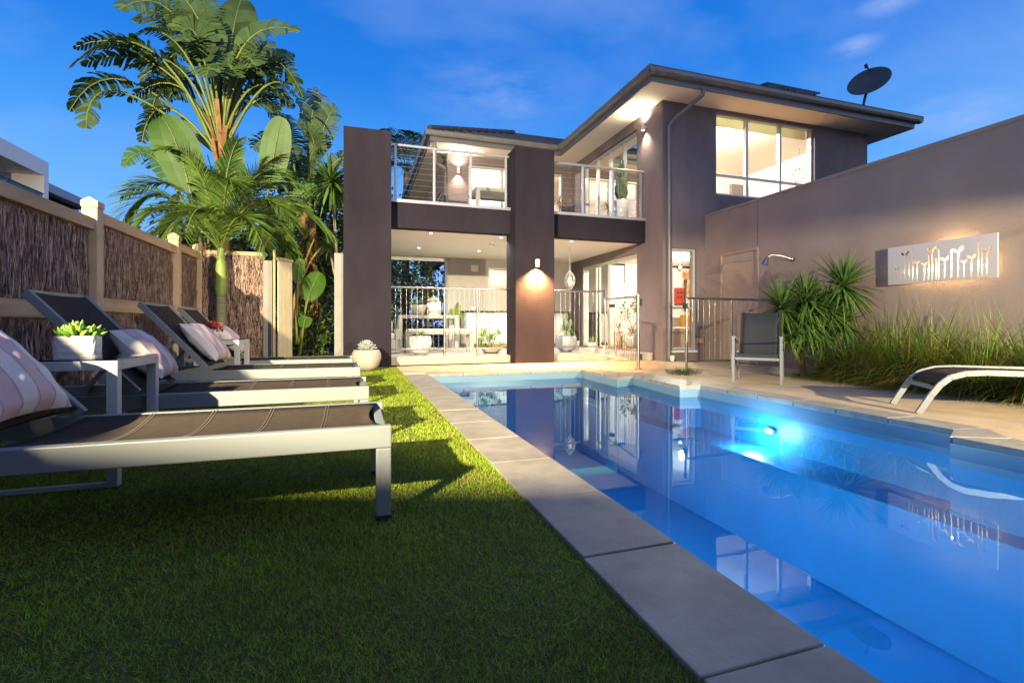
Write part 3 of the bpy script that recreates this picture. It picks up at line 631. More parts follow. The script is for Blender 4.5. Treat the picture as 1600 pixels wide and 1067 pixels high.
# shower
t = thing('outdoor_shower', 'chrome outdoor shower head on the taupe wall right of the door', 'shower', (BX,6.43,1.9)); m = MB(); m.tube([(BX,6.43,1.88),(BX-.02,6.43,1.88)], .035, 14); m.build('wall_plate', M_steel, t)
m = MB(); m.tube([(BX-.01,6.43,1.88),(BX-.18,6.52,1.95),(BX-.32,6.60,1.97),(BX-.37,6.63,1.93)], .011, 8); m.build('arm', M_steel, t)
m = MB(); m.tube([(BX-.37,6.63,1.94),(BX-.385,6.64,1.88),(BX-.41,6.655,1.80)], [.02,.035,.058], 14); m.build('head', M_steel, t)
# tap
t = thing('garden_tap', 'brass garden tap low in the corner by the narrow window', 'tap', (7.0,8.64,.40)); m = MB(); m.tube([(7.05,8.65,.42),(7.05,8.55,.42),(7.05,8.52,.36)], .02, 8); m.tube([(7.0,8.56,.47),(7.1,8.56,.47)], .012, 6); m.tube([(7.05,8.56,.42),(7.05,8.56,.47)], .01, 6); m.build('body', M_copper, t); box('tap_box', M_copper, t, 6.98, 7.12, 8.60, 8.648, .36, .47, .01)
# sprout wall art
def sprout_art():
    Y0, Y1, Z0, Z1 = 3.61, 4.83, 1.31, 1.83; Wd = Y1-Y0; Hh = Z1-Z0
    cu = bpy.data.curves.new('panel', 'CURVE'); cu.dimensions = '2D'; cu.fill_mode = 'BOTH'; cu.extrude = .0015
    def poly(pts):
        s = cu.splines.new('POLY'); s.points.add(len(pts)-1)
        for i, p in enumerate(pts): s.points[i].co = (p[0], p[1], 0, 1)
        s.use_cyclic_u = True
    poly([(0,0),(Wd,0),(Wd,Hh),(0,Hh)])
    def stem(x, y0, y1, w0, w1, lean=0):
        n = 8; Lp = []; Rp = []
        for i in range(n+1):
            t_ = i/n; w_ = (w0+(w1-w0)*t_)/2*(.9+.2*math.sin(i*2.3)); xx = x+lean*math.sin(t_*2.5); yy = y0+(y1-y0)*t_
            Lp.append((xx-w_,yy)); Rp.append((xx+w_,yy))
        poly(Lp+Rp[::-1])
    def leaf(x, y, a, l, wd):
        pts = []
        for i in range(12):
            t_ = i/12*2*math.pi; u = (1-math.cos(t_))/2*l; v = math.sin(t_)*wd/2*(1 if i else 0); pts.append((x+u*math.cos(a)-v*math.sin(a), y+u*math.sin(a)+v*math.cos(a)))
        poly(pts)
    px = lambda q: (q-100)/1370*Wd
    # (pixel x on a 1370 wide strip, stem top 0..1, width, leaf size)
    for q, top, wd_, lf in ((140,.50,.003,0),(168,.62,.004,0),(228,.40,.005,.075),(294,.32,.005,.065),(343,.76,.010,.13),(405,.70,.008,0),(455,.96,.010,0),(515,.52,.011,.10),(612,.46,.012,.085),(668,.70,.014,0),(716,.76,.016,.15),(765,.57,.014,0),(797,.80,.012,0),(870,.52,.013,.10),(952,.74,.017,0),(1030,.68,.017,.14),(1100,.42,.013,.075),(1184,.50,.014,.10),(1262,.88,.015,0),(1302,.64,.013,0),(1354,.62,.016,.12)):
        x_ = px(q); y0 = .03; y1 = Hh*top-(.02 if lf else 0)
        stem(x_, y0, y1, wd_*.85, wd_*.75, .003)
        if lf: leaf(x_-.004, y1+.012, R(135), lf*.48, lf*.22); leaf(x_+.006, y1+.008, R(52), lf*.60, lf*.27)
    ob = bpy.data.objects.new('tmp', cu); COL.objects.link(ob); dg = bpy.context.evaluated_depsgraph_get(); me = bpy.data.meshes.new_from_object(ob.evaluated_get(dg)); bpy.data.objects.remove(ob)
    t = thing('wall_art', 'pale rectangular backlit panel cut with sprouting seedlings on the taupe wall', 'wall art', (BX-.075,Y1,Z0))
    # local x runs to -Y (towards the camera), local y up
    for v in me.vertices: v.co = Vector((v.co.z, -v.co.x, v.co.y))
    me.materials.clear(); me.materials.append(M_panel); me.name = 'panel'
    o = bpy.data.objects.new('panel', me); COL.objects.link(o); o.parent = t
    m = MB(); x = BX-.075; m.box(x+.002,x+.018,Y0,Y0+.004,Z0,Z1).box(x+.002,x+.018,Y1-.004,Y1,Z0,Z1).box(x+.002,x+.018,Y0+.004,Y1-.004,Z1-.004,Z1).box(x+.002,x+.018,Y0+.004,Y1-.004,Z0,Z0+.004); m.build('return_edge', M_white, t)
    m = MB()
    for yy in (Y0+.15,Y1-.15):
        m.box(x+.018,BX,yy,yy+.03,Z1-.12,Z1-.09)
    m.build('wall_bracket', M_black, t)
    b = MB(); b.lathe([(0,.02),(.012,.016),(.014,0),(.012,-.016),(0,-.02)], (BX-.025,4.07,1.66), 12); b.build('lamp', M_lamp, t)
    light('POINT', 'lamp_light', (BX-.050,4.07,1.63), 22, (1,.62,.24), t, .008)
    ar = light('AREA', 'strip_light', (BX-.045,(Y0+Y1)/2-.05,Z0+.16), 16, (1,.64,.28), t, target=(BX+1,(Y0+Y1)/2-.05,Z0+.16)); ar.data.shape = 'RECTANGLE'; ar.data.size = .9; ar.data.size_y = .02
sprout_art()
# ================================================================== POOL FENCES
def barfence(name, label, a, b, z0, z1, step, post_at=(), thick_end=None, parent=None):
    a = Vector((*a,0)); b = Vector((*b,0)); t = thing(name, label, 'pool fence', (a.x,a.y,z0)); ln = (b-a).length; d = (b-a).normalized()
    m = MB(); m.tube([a+Vector((0,0,z1)), b+Vector((0,0,z1))], .021, 10); m.build('top_rail', M_steel, t)
    m = MB(); m.tube([a+Vector((0,0,z0+.14)), b+Vector((0,0,z0+.14))], .016, 8); m.build('bottom_rail', M_steel, t)
    n = max(2, int(ln/step))
    for i in range(1,n):
        p = a+d*(ln*i/n); m = MB(); m.tube([p+Vector((0,0,z0+.14)), p+Vector((0,0,z1))], .0045, 5, cap=False); m.build('baluster', M_steel, t)
    for q in post_at:
        p = a+d*(ln*q); m = MB(); m.tube([p+Vector((0,0,z0)), p+Vector((0,0,z1))], .022, 10); m.tube([p+Vector((0,0,z0)), p+Vector((0,0,z0+.01))], .05, 12); m.build('post', M_steel, t)
    return t
barfence('pool_fence', 'steel pool fence on the deck between the two big pillars', (.62,9.36), (2.97,9.36), .15, 1.47, .10, (.44,.72))
barfence('pool_fence', 'short steel pool fence on the deck right of the middle pillar', (3.79,9.36), (4.98,9.36), .15, 1.47, .10, (.985,))
barfence('pool_fence', 'steel pool fence reaching the boundary wall behind the patio chair', (5.28,6.80), (7.19,6.86), .0, 1.20, .115, (0.0,.5))
gt = thing('pool_gate', 'open steel pool gate beside the deck step with upright post', 'gate', (4.58,7.16,0)); A = Vector((4.58,7.16,0)); B = Vector((4.92,8.95,0)); C2 = Vector((4.98,9.36,0))
m = MB(); m.tube([A+Vector((0,0,.0)),A+Vector((0,0,1.27))], .030, 12); m.tube([A,A+Vector((0,0,.012))], .06, 14); m.build('post', M_steel, gt)
m = MB(); m.tube([A+Vector((0,0,1.24)),B+Vector((0,0,1.28))], .021, 10); m.tube([B+Vector((0,0,1.28)),B+Vector((0,0,1.47)),C2+Vector((0,0,1.47))], .021, 10); m.build('top_rail', M_steel, gt)
m = MB(); m.tube([A+Vector((0,0,.13)),B+Vector((0,0,.12)),B+Vector((0,0,.31)),C2+Vector((0,0,.29))], .017, 10); m.build('bottom_rail', M_steel, gt)
for q in (.62,.97):
    p = A.lerp(B,q); m = MB(); m.tube([p+Vector((0,0,.13)),p+Vector((0,0,1.26))], .022, 10); m.build('stile', M_steel, gt)
for i in range(1,17):
    p = A.lerp(B,i/17); m = MB(); m.tube([p+Vector((0,0,.13)),p+Vector((0,0,1.25))], .0045, 5); m.build('baluster', M_steel, gt)
p = A+Vector((.03,.0,0)); MB().box(p.x-.01,p.x+.04,p.y-.02,p.y+.03,1.08,1.20).box(p.x-.01,p.x+.04,p.y-.02,p.y+.03,.16,.26).build('hinge', M_black, gt)
p = A.lerp(B,.70); MB().box(p.x-.03,p.x+.03,p.y-.02,p.y+.10,1.10,1.16).build('latch', M_black, gt)
lt = thing('gate_latch', 'tall black magnetic gate latch on the post by the grass tuft', 'latch', (5.25,6.78,.95)); m = MB(); m.tube([(5.245,6.78,.98),(5.245,6.78,1.45)], .018, 8); m.tube([(5.245,6.78,1.45),(5.245,6.78,1.51)], .028, 8); m.build('rod', M_black, lt); box('catch', M_black, lt, 5.21, 5.27, 6.75, 6.81, 1.02, 1.12, .004)
# ================================================================== BRUSHWOOD FENCE
def brush_panel(parent, a, b, z0, z1, nrm, n):
    a = Vector((*a,0)); b = Vector((*b,0)); d = (b-a); ln = d.length; d.normalize(); nv = Vector((*nrm,0)).normalized()
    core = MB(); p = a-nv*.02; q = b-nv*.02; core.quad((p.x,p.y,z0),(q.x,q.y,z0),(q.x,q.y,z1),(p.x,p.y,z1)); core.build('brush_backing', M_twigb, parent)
    m = MB()
    for _ in range(n):
        u = random.uniform(0,ln); zz = random.uniform(z0-.10,z1-.04); h = random.uniform(.08,.30); wd_ = random.uniform(.004,.010); le = random.gauss(0,.15)
        zt = min(zz+h,z1); zb = max(zz,z0); off = nv*random.uniform(-.012,.042)
        c = a+d*u+off; k = random.gauss(0,.012)
        p0 = c+Vector((0,0,zb)); p1 = c+d*(le*h*.5+k)+nv*.004+Vector((0,0,(zb+zt)/2)); p2 = c+d*le*h+Vector((0,0,zt)); s = d*wd_*.5
        m.add([p0-s,p0+s,p1+s,p1-s,p2+s*.5,p2-s*.5,(p0+p1)/2+nv*wd_*.5], [(0,1,2,3),(3,2,4,5)])
    o = m.build('brushwood', M_twig, parent); stuff(o)
FX = -2.50
fn = thing('brush_fence', 'brown brushwood fence with timber rails and capped posts behind the sun loungers', 'fence', (FX,4,0))
def fpost(x, y, h, m_=None, capx=.075):
    mb = MB(); mb.box(x-.065,x+.065,y-.065,y+.065,-.02,h-.08); mb.add([(x-.072,y-.072,h-.08),(x+.072,y-.072,h-.08),(x+.072,y+.072,h-.08),(x-.072,y+.072,h-.08),(x-.072,y-.072,h-.02),(x+.072,y-.072,h-.02),(x+.072,y+.072,h-.02),(x-.072,y+.072,h-.02),(x,y-.072,h+.02),(x,y+.072,h+.02)],
        [(0,3,2,1),(0,1,5,4),(1,2,6,5),(2,3,7,6),(3,0,4,7),(4,5,8),(6,7,9),(5,6,9,8),(7,4,8,9)])
    mb.build('post', m_ or M_cap, fn, bevel=.006)
posts = [-1.3,1.05,3.40,5.85,8.15,9.25]; heights = [1.86,1.86,1.88,1.99,2.06,2.08]
for y, h in zip(posts, heights): fpost(FX+.02, y, h)
for i in range(len(posts)-1):
    a, b = posts[i]+.066, posts[i+1]-.066; zt = (1.79,1.80,1.80,1.89,1.95)[i]; zm = (.93,.94,.95,1.03,1.03)[i]
    MB().box(FX-.03,FX+.065,a,b,zt-.115,zt).build('top_rail', M_timber, fn, bevel=.006)
    MB().box(FX-.0,FX+.055,a,b,zm-.14,zm).build('mid_rail', M_timber, fn, bevel=.006)
    brush_panel(fn, (FX-.02,a), (FX-.02,b), zm, zt-.11, (1,0), int((b-a)*3400)); brush_panel(fn, (FX-.02,a), (FX-.02,b), -.02, zm-.13, (1,0), int((b-a)*2600))
MB().box(FX+.09,-1.52,9.22,9.29,1.93,2.0).build('top_rail', M_timber, fn, bevel=.006)
brush_panel(fn, (FX+.08,9.24), (-1.50,9.24), -.02, 1.94, (0,-1), 4500)
MB().box(-1.50,-1.36,9.18,9.32,0,1.86).build('end_post', M_post, fn, bevel=.006)
gl = thing('garden_gate', 'open cream timber side gate beside the end of the brushwood fence', 'gate', (-1.30,9.2,0))
ga = Vector((-1.24,8.98,0)); gb = Vector((-1.06,9.30,0)); gd = (gb-ga).normalized()
for i in range(3):
    p = ga+gd*(i*.122); q = ga+gd*(i*.122+.116); m = MB(); m.bar(p+Vector((0,0,.98)), q+Vector((0,0,.98)), .022, 1.72); m.build('board', M_gate, gl, bevel=.003)
m = MB(); m.bar(ga+Vector((0,0,1.87)), gb+Vector((0,0,1.87)), .06, .05); m.build('top_cap', M_timber, gl, bevel=.004)
m = MB(); m.bar((-1.30,9.0,.0),(-1.30,9.0,2.02),.035,.035); m.build('gate_stop', M_timber, gl)
# ================================================================== FLOODLIGHT (with a sloping wall added behind the photographer to shade the near lawn)
sw = thing('lawn_shade_wall', 'sloping wall added out of view behind the photographer to shade the near lawn', 'wall', (-.5,-1.5,0))
m = MB(); zt = lambda x: 1.98-.183*x
for y in (-1.5,-1.68):
    m.quad((-8,y,0),(2.6,y,0),(2.6,y,zt(2.6)),(-8,y,zt(-8)))
m.quad((-8,-1.5,zt(-8)),(2.6,-1.5,zt(2.6)),(2.6,-1.68,zt(2.6)),(-8,-1.68,zt(-8))).quad((2.6,-1.5,0),(2.6,-1.68,0),(2.6,-1.68,zt(2.6)),(2.6,-1.5,zt(2.6))); m.build('wall_body', M_bwall, sw)
FL = Vector((-4.9,-4.0,4.15))
fl = thing('flood_light', 'garden floodlight on a pole beyond the brushwood fence', 'floodlight', (FL.x,FL.y,0)); m = MB(); m.tube([(FL.x-.1,FL.y-.1,0),(FL.x-.1,FL.y-.1,4.7)], .05, 10); m.build('pole', M_blue, fl)
m = MB(); m.box(FL.x-.22,FL.x-.06,FL.y-.18,FL.y-.02,4.35,4.65); m.build('housing', M_black, fl, bevel=.01)
light('SPOT', 'flood_beam', FL, 16500, (1,.82,.50), fl, .07, FL+Vector((math.sin(R(9)),math.cos(R(9)),-math.tan(R(20)))), 80, .55)
hb = thing('hooded_lamp', 'hooded deck lamp on a post behind the photographer on the pool deck', 'lamp', (4.75,-2.2,0)); HB = Vector((4.75,-2.2,1.67))
m = MB(); m.tube([(4.75,-2.26,0),(4.75,-2.26,1.72)], .025, 8); m.build('post', M_blue, hb)
m = MB(); m.lathe([(.001,1.71),(.40,1.70),(.40,1.705),(.001,1.74)], (4.75,-2.2,0), 40); m.build('hood', M_blue, hb)
light('SPOT', 'lamp_light', HB, 3300, (1,.80,.50), hb, .012, (4.8,6.0,1.0), 90, .45)
# ================================================================== SUN LOUNGERS
def make_lounger():
    t = thing('sun_lounger', '', 'sun lounger', (0,0,0), 'sun loungers in a row on the lawn')
    # local: foot end at x=0, head towards -x; near rail y=0, far rail y=.64
    ZT, L_ = .36, -2.02
    for y in (0,.60):
        MB().box(L_,.0,y,y+.04,ZT-.085,ZT).build('side_rail', M_lounge, t, bevel=.005)
        MB().box(-.058,-.0015,y+.001,y+.039,.012,ZT-.086).build('leg', M_lounge, t, bevel=.004); MB().box(-.060,.0005,y-.001,y+.041,0,.012).build('foot_cap', M_black, t)
        m = MB(); m.bar((-1.70,y+.02,ZT-.09),(-1.88,y+.02,.0),.036,.05); m.build('rear_leg', M_lounge, t, bevel=.004)
    MB().box(-.052,-.012,.041,.599,ZT-.07,ZT-.03).build('end_rail', M_lounge, t, bevel=.004); MB().box(L_,L_+.04,.041,.599,ZT-.07,ZT-.03).build('end_rail', M_lounge, t, bevel=.004)
    m = MB(); m.bar((-1.86,.04,.05),(-1.86,.60,.05),.03,.03); m.build('foot_bar', M_lounge, t)
    def sling(x0, z0, x1, z1, name, sag):
        nx, ny = 26, 10; vs = []; fs = []
        for i in range(nx+1):
            u = i/nx; x = x0+(x1-x0)*u; z = z0+(z1-z0)*u
            for j in range(ny+1):
                v = j/ny; s = sag*(1-(2*v-1)**2)*min(1, .35+2.2*u*(1-u)*2); e = .05*(1-(2*v-1)**2)
                vs.append((x - (e if i == 0 else 0)*1 , .036+.568*v, z-s+.004))
        for i in range(nx):
            for j in range(ny): a = i*(ny+1)+j; fs.append((a,a+1,a+ny+2,a+ny+1))
        m = MB(); m.smooth = True; m.add(vs, fs); o = m.build(name, M_sling, t); so = o.modifiers.new('s','SOLIDIFY'); so.thickness = .003
        for k in range(1,5):
            if name != 'seat_sling' : break
            for dd in (0,.012):
                xx = x0+(x1-x0)*k/5+dd; sm = MB(); pp = []
                for j in range(ny+1):
                    v = j/ny; u = (xx-x0)/(x1-x0); s = sag*(1-(2*v-1)**2)*min(1, .35+2.2*u*(1-u)*2); pp.append((xx,.036+.568*v,z0-s+.0062))
                sm.tube(pp, .0013, 3, cap=False); sm.build('seam', M_seam, o)
        return o
    sling(-.03, ZT-.006, -1.23, ZT-.006, 'seat_sling', .038)
    a = Vector((-1.25,0,.37)); b = Vector((-1.745,0,.925))
    for y in (.028,.612):
        m = MB(); m.bar(a+Vector((0,y,0)), b+Vector((0,y,0)), .03, .045, up=(0.7,0,0.7)); m.build('back_rail', M_lounge, t, bevel=.004)
    m = MB(); m.bar(b+Vector((.0,.045,0)), b+Vector((.0,.595,0)), .03,.03); m.build('back_end_rail', M_lounge, t)
    sling(-1.255, .39, -1.735, .93, 'back_sling', .02)
    for y in (.06,.58):
        m = MB(); m.bar((-1.50,y,.63),(-1.72,y,.33),.018,.025); m.build('back_prop', M_lounge, t)
    return t
lg = [(.135,1.93,'nearest charcoal and silver sun lounger, its foot end closest to the pool edge'),(.085,3.22,'second sun lounger from the photographer, behind the glass side table'),(.045,4.72,'third sun lounger, with the striped cushion beside the second side table'),(-.03,5.93,'farthest sun lounger in the row, nearest to the big plants')]
proto = None
for x, y, lab in lg:
    o = make_lounger() if proto is None else copy_tree(proto)
    proto = proto or o; o.location = (x,y,.0); o['label'] = lab; o.rotation_euler.z = R((0,.6,-.5,.4)[lg.index((x,y,lab))])
# cushions
def cushion(label, loc, rx, ry, rz, sz=.44):
    n = 18; vs = []; fs = []
    for sgn in (1,-1):
        for i in range(n+1):
            for j in range(n+1):
                u = 2*i/n-1; v = 2*j/n-1; r_ = (1-u*u)*(1-v*v); h = .085*max(0,r_)**.42
                pin = 1-.09*(1-u*u)*abs(v)**6; pin2 = 1-.09*(1-v*v)*abs(u)**6
                wr = .006*math.sin(9*u+3*v)*math.sin(7*v-2*u)
                vs.append((u*sz/2*pin2, v*sz/2*pin, sgn*(h+wr*(r_>0.02))))
    K = (n+1)*(n+1)
    for s in (0,1):
        for i in range(n):
            for j in range(n):
                a = s*K+i*(n+1)+j; f = (a,a+1,a+n+2,a+n+1); fs.append(f if s else f[::-1])
    m = MB(); m.smooth = True; m.add(vs, fs); o = m.build('cushion', M_stripe, None); o.location = loc; o.rotation_euler = (R(rx),R(ry),R(rz))
    sb = o.modifiers.new('s','SUBSURF'); sb.levels = 1; sb.render_levels = 1
    return tag(o, label, 'cushion', 'pink striped cushions on the loungers')
cushion('large pink striped cushion at the left edge, leaning on the nearest lounger', (-1.235,2.19,.585), 0, 49, -5, .43)
cushion('pink striped cushion partly hidden behind the near glass side table', (-1.235,3.56,.575), 0, 49, 4, .39)
cushion('pink striped cushion in full view on the third lounger', (-1.288,5.05,.60), 0, 49, -4, .44)
cushion('small visible pink striped cushion behind the far side table', (-1.363,6.25,.59), 0, 49, 3, .42)
# side tables
M_table = pbr('white_powder_coat', (0.44, 0.45, 0.46), 0.45)
def side_table(label, x0, x1, y0, y1, h):
    t = thing('side_table', label, 'side table', ((x0+x1)/2,(y0+y1)/2,0), 'low side tables between the loungers'); w_ = .045
    for x in (x0,x1-w_):
        for y in (y0,y1-w_): MB().box(x,x+w_,y,y+w_,0,h-.045).build('leg', M_table, t, bevel=.003)
    m = MB(); m.box(x0+w_,x1-w_,y0+.01,y0+w_-.01,.0,.02); m.build('stretcher', M_table, t)
    m = MB(); m.box(x0,x1,y0,y0+w_,h-.044,h).box(x0,x1,y1-w_,y1,h-.044,h).box(x0,x0+w_,y0+w_,y1-w_,h-.044,h).box(x1-w_,x1,y0+w_,y1-w_,h-.044,h); m.build('top_frame', M_table, t, bevel=.003)
    m = MB(); m.box(x0+.006,x1-.006,y0+.006,y1-.006,h+.001,h+.007); m.build('glass_top', M_tglass, t)
side_table('near side table with smoked glass top holding the white succulent pot', -1.56,-1.05,2.70,3.20,.585)
side_table('far silver side table carrying the small white pot of red leaves', -1.62,-1.10,5.42,5.92,.60)
# pots on the tables
def cellpot(label, c, prof, plant, mat=M_pot, name='potted_plant', sq=None):
    t = thing(name, label, 'potted plant', c); m = MB()
    m.lathe(prof, c, 26); o = m.build('pot', mat, t)
    if sq: o.modifiers.new('d','SUBSURF').render_levels = 0
    s = MB(); rr = prof[-1][0]; s.lathe([(0,prof[-1][1]-.02),(rr*.97,prof[-1][1]-.02)], c, 20); s.build('soil', M_soil, t)
    plant(t, Vector(c)+Vector((0,0,prof[-1][1]-.015))); return t
def p_succ(t, c):
    m = MB()
    for i in range(46):
        a = i*2.4; tt = i/46; el = R(82-70*tt); d = Vector((math.cos(a)*math.cos(el), math.sin(a)*math.cos(el), math.sin(el))); b = c+Vector((math.cos(a)*.05*tt+.0, math.sin(a)*.05*tt, 0)); l = random.uniform(.05,.075)
        m.tube([b, b+d*l*.4, b+d*l*.8, b+d*l], [.008,.0135,.009,.001], 6, cap=False)
    m.build('succulent_leaves', M_succ, t)
t = thing('succulent_planter', 'white dimpled oblong pot of green succulent on the near side table', 'potted plant', (-1.27,2.86,.593))
mb = MB(); hx, hy = .085,.048
def planter_ring(z, gx, gy, n=40): return [( -1.27+gx*abs(math.cos(2*math.pi*i/n))**.35*(1 if math.cos(2*math.pi*i/n)>=0 else -1), 2.86+gy*abs(math.sin(2*math.pi*i/n))**.35*(1 if math.sin(2*math.pi*i/n)>=0 else -1), z) for i in range(n)]
vs = []; n_ = 64
for k in range(15):
    z = .593+.105*k/14; rr = planter_ring(z, hx, hy, n_)
    for i, p in enumerate(rr):
        dv = Vector((p[0]+1.27, p[1]-2.86, 0)).normalized(); am = (.0045*abs(math.sin(i*.62+(.5*math.pi)*(k//3%2)+k*.15))*abs(math.sin(k*.75))) if 0 < k < 14 else 0
        vs.append(Vector(p)-dv*am)
fs = [(k*n_+i, k*n_+(i+1)%n_, (k+1)*n_+(i+1)%n_, (k+1)*n_+i) for k in range(14) for i in range(n_)]; mb.smooth = True; mb.add(vs, fs); mb.smooth = False; mb.add(vs[:n_], [tuple(range(n_))]); mb.build('pot', M_pot, t)
mb = MB(); mb.add([(p[0],p[1],.683) for p in planter_ring(.683,hx-.003,hy-.003,n_)], [tuple(range(n_))]); mb.build('soil', M_soil, t)
m = MB()
for cx, cyy, kk in ((-1.32,2.86,.85),(-1.27,2.85,1.15),(-1.225,2.87,.95)):
    for i in range(24):
        a = i*2.4+cx*50; tt = i/24; el = R(84-58*tt); d = Vector((math.cos(a)*math.cos(el), math.sin(a)*math.cos(el), math.sin(el))); b = Vector((cx,cyy,.683)); l = random.uniform(.055,.085)*kk
        m.tube([b+d*.01, b+d*l*.4, b+d*l*.75, b+d*l], [.008*kk,.0125*kk,.0095*kk,.001], 6, cap=False)
m.build('succulent_leaves', M_succ, t)
def p_red(t, c):
    m = MB(); leafcloud(m, c+Vector((0,0,.03)), (.09,.09,.06), 320, .035); m.build('foliage', M_red, t)
cellpot('small white pot of red foliage on the far side table', (-1.38,5.62,.607), [(0,0),(.04,0),(.055,.02),(.068,.06),(.066,.10)], p_red)
# cement bowl by the left pillar
def p_silver(t, c):
    m = MB()
    for i in range(260):
        a = random.uniform(0,6.28); el = R(random.uniform(10,90)); d = Vector((math.cos(a)*math.cos(el), math.sin(a)*math.cos(el), math.sin(el))); r_ = random.uniform(.04,.15)
        m.tube([c+d*r_*.6, c+d*(r_+.03)], [.006,.009], 4)
    m.build('foliage', M_silver, t)
cellpot('round cement bowl of silvery foliage on the turf by the left pillar', (.18,8.38,0), [(0,0),(.12,0),(.19,.07),(.235,.19),(.232,.28),(.20,.345),(.185,.345)], p_silver, M_concpot)
# ================================================================== PATIO CHAIR, RIGHT LOUNGER
pc = thing('patio_chair', 'black sling patio chair with pale blue frame facing the pool', 'chair', (0,0,0))
for y in (-.275,.275):
    MB().box(-.016,.016,y-.016,y+.016,0,.60).build('front_leg', M_lounge, pc, bevel=.004)
    m = MB(); m.bar((-.02,y,.60),(-.52,y,.52),.045,.022,); m.build('armrest', M_lounge, pc, bevel=.003)
    m = MB(); m.bar((-.46,y,.40),(-.62,y,0),.03,.03); m.build('rear_leg', M_lounge, pc, bevel=.003)
    m = MB(); m.bar((.0,y*.86,.37),(-.46,y*.86,.31),.025,.03).bar((-.46,y*.86,.31),(-.74,y*.86,.93),.025,.03); m.build('side_frame', M_black, pc, bevel=.003)
MB().box(-.015,.02,-.255,.255,.30,.335).build('front_rail', M_lounge, pc, bevel=.004)
n = 20; pts = [(-.0,.375),(-.03,.395),(-.12,.375),(-.25,.345),(-.38,.325),(-.46,.335),(-.51,.42),(-.58,.58),(-.66,.75),(-.735,.935),(-.75,.94)]; vs = []; fs = []
for i, (x, z) in enumerate(pts):
    for j in range(9): v = j/8; vs.append((x, -.235+.47*v, z-.02*(1-(2*v-1)**2)))
for i in range(len(pts)-1):
    for j in range(8): a = i*9+j; fs.append((a,a+1,a+10,a+9))
m = MB(); m.smooth = True; m.add(vs, fs); m.add([], []); o = m.build('sling_seat', M_sling2, pc); o.modifiers.new('s','SOLIDIFY').thickness = .004
m = MB(); vs = [(.0,-.235+.47*j/8,z) for z in (.375,.325) for j in range(9)]; m.add(vs, [(j,j+1,j+10,j+9) for j in range(8)]); m.build('front_roll', M_sling2, pc)
pc.location = (4.92,4.95,-.004); pc.rotation_euler.z = math.atan2(-.42,-.42)+R(-4)
rl = thing('sun_lounger', 'silver framed lounger with curved legs on the stone deck at the right edge', 'sun lounger', (0,0,0))
for y in (-.27,.27):
    m = MB(); pth = [Vector((.12,y,0)),Vector((.03,y,.16)),Vector((-.03,y,.25)),Vector((-.10,y,.315)),Vector((-.20,y,.35)),Vector((-.34,y,.362)),Vector((-.6,y,.36)),Vector((-1.9,y,.36))]
    for a, b in zip(pth[:-1], pth[1:]): m.bar(a, b+(b-a).normalized()*.004, .028, .045)
    m.build('side_frame', M_lounge, rl); m = MB(); m.bar((-1.5,y,.34),(-1.6,y,0),.028,.04); m.build('rear_leg', M_lounge, rl)
m = MB(); m.bar((-.0,-.255,.22),(-.0,.255,.22),.03,.03); m.build('end_rail', M_lounge, rl)
vs = []; fs = []; pr = [(-.03,.25),(-.07,.295),(-.13,.335),(-.22,.36),(-.34,.368),(-.9,.36),(-1.9,.366)]
for i, (x,z) in enumerate(pr):
    for j in range(9): v = j/8; vs.append((x,-.258+.516*v,z-.028*(1-(2*v-1)**2)*(i>2)))
for i in range(len(pr)-1):
    for j in range(8): a = i*9+j; fs.append((a,a+1,a+10,a+9))
m = MB(); m.smooth = True; m.add(vs, fs); o = m.build('sling', M_sling, rl); o.modifiers.new('s','SOLIDIFY').thickness = .004
rl.location = (4.93-.09,2.93+.07,-.004); rl.rotation_euler.z = math.atan2(.61,-.79)
# ================================================================== ALFRESCO FURNITURE AND POTS
def slat_table(name, label, cat, x0, x1, y0, y1, h, leg=.09, th=.07, cushion_=False, zb=.15):
    t = thing(name, label, cat, ((x0+x1)/2,(y0+y1)/2,zb))
    for x in (x0,x1-leg):
        for y in (y0,y1-leg): MB().box(x,x+leg,y,y+leg,zb,h-th).build('leg', M_outf, t, bevel=.004)
    n = 6; ww = (y1-y0)/n
    for i in range(n): MB().box(x0,x1,y0+i*ww+.004,y0+(i+1)*ww-.004,h-.03,h).build('slat', M_outf, t)
    m = MB(); m.box(x0+.01,x1-.01,y0+.02,y0+.04,h-th,h-.031).box(x0+.01,x1-.01,y1-.04,y1-.02,h-th,h-.031).box(x0+.02,x0+.04,y0+.04,y1-.04,h-th,h-.031).box(x1-.04,x1-.02,y0+.04,y1-.04,h-th,h-.031); m.build('apron', M_outf, t)
    if cushion_: box('seat_pad', M_cush, t, x0+.05,x1-.1,y0+.02,y1-.02,h+.001,h+.045,.015)
    return t
slat_table('dining_table', 'long pale slatted outdoor dining table under the balcony', 'table', .93,2.32,11.2,12.1,.98)
slat_table('dining_bench', 'pale outdoor bench with cushion in front of the dining table', 'bench', 1.03,2.50,10.45,10.85,.62, cushion_=True)
slat_table('balcony_table', 'blue grey outdoor table on the balcony behind the cable railing', 'table', 2.62,3.9,10.7,11.6,3.90,zb=3.08)
ac = thing('armchair', 'pale grey outdoor armchair by the left pillar under the balcony', 'armchair', (.6,10.7,.15)); box('seat_base', M_outf, ac, .15,.92,10.4,11.1,.15,.45,.01); box('arm', M_outf, ac, .80,.92,10.4,11.1,.451,.66,.01); box('seat_cushion', M_cush, ac, .18,.79,10.42,11.0,.451,.58,.03); box('back', M_outf, ac, .15,.79,11.0,11.1,.451,.85,.01)
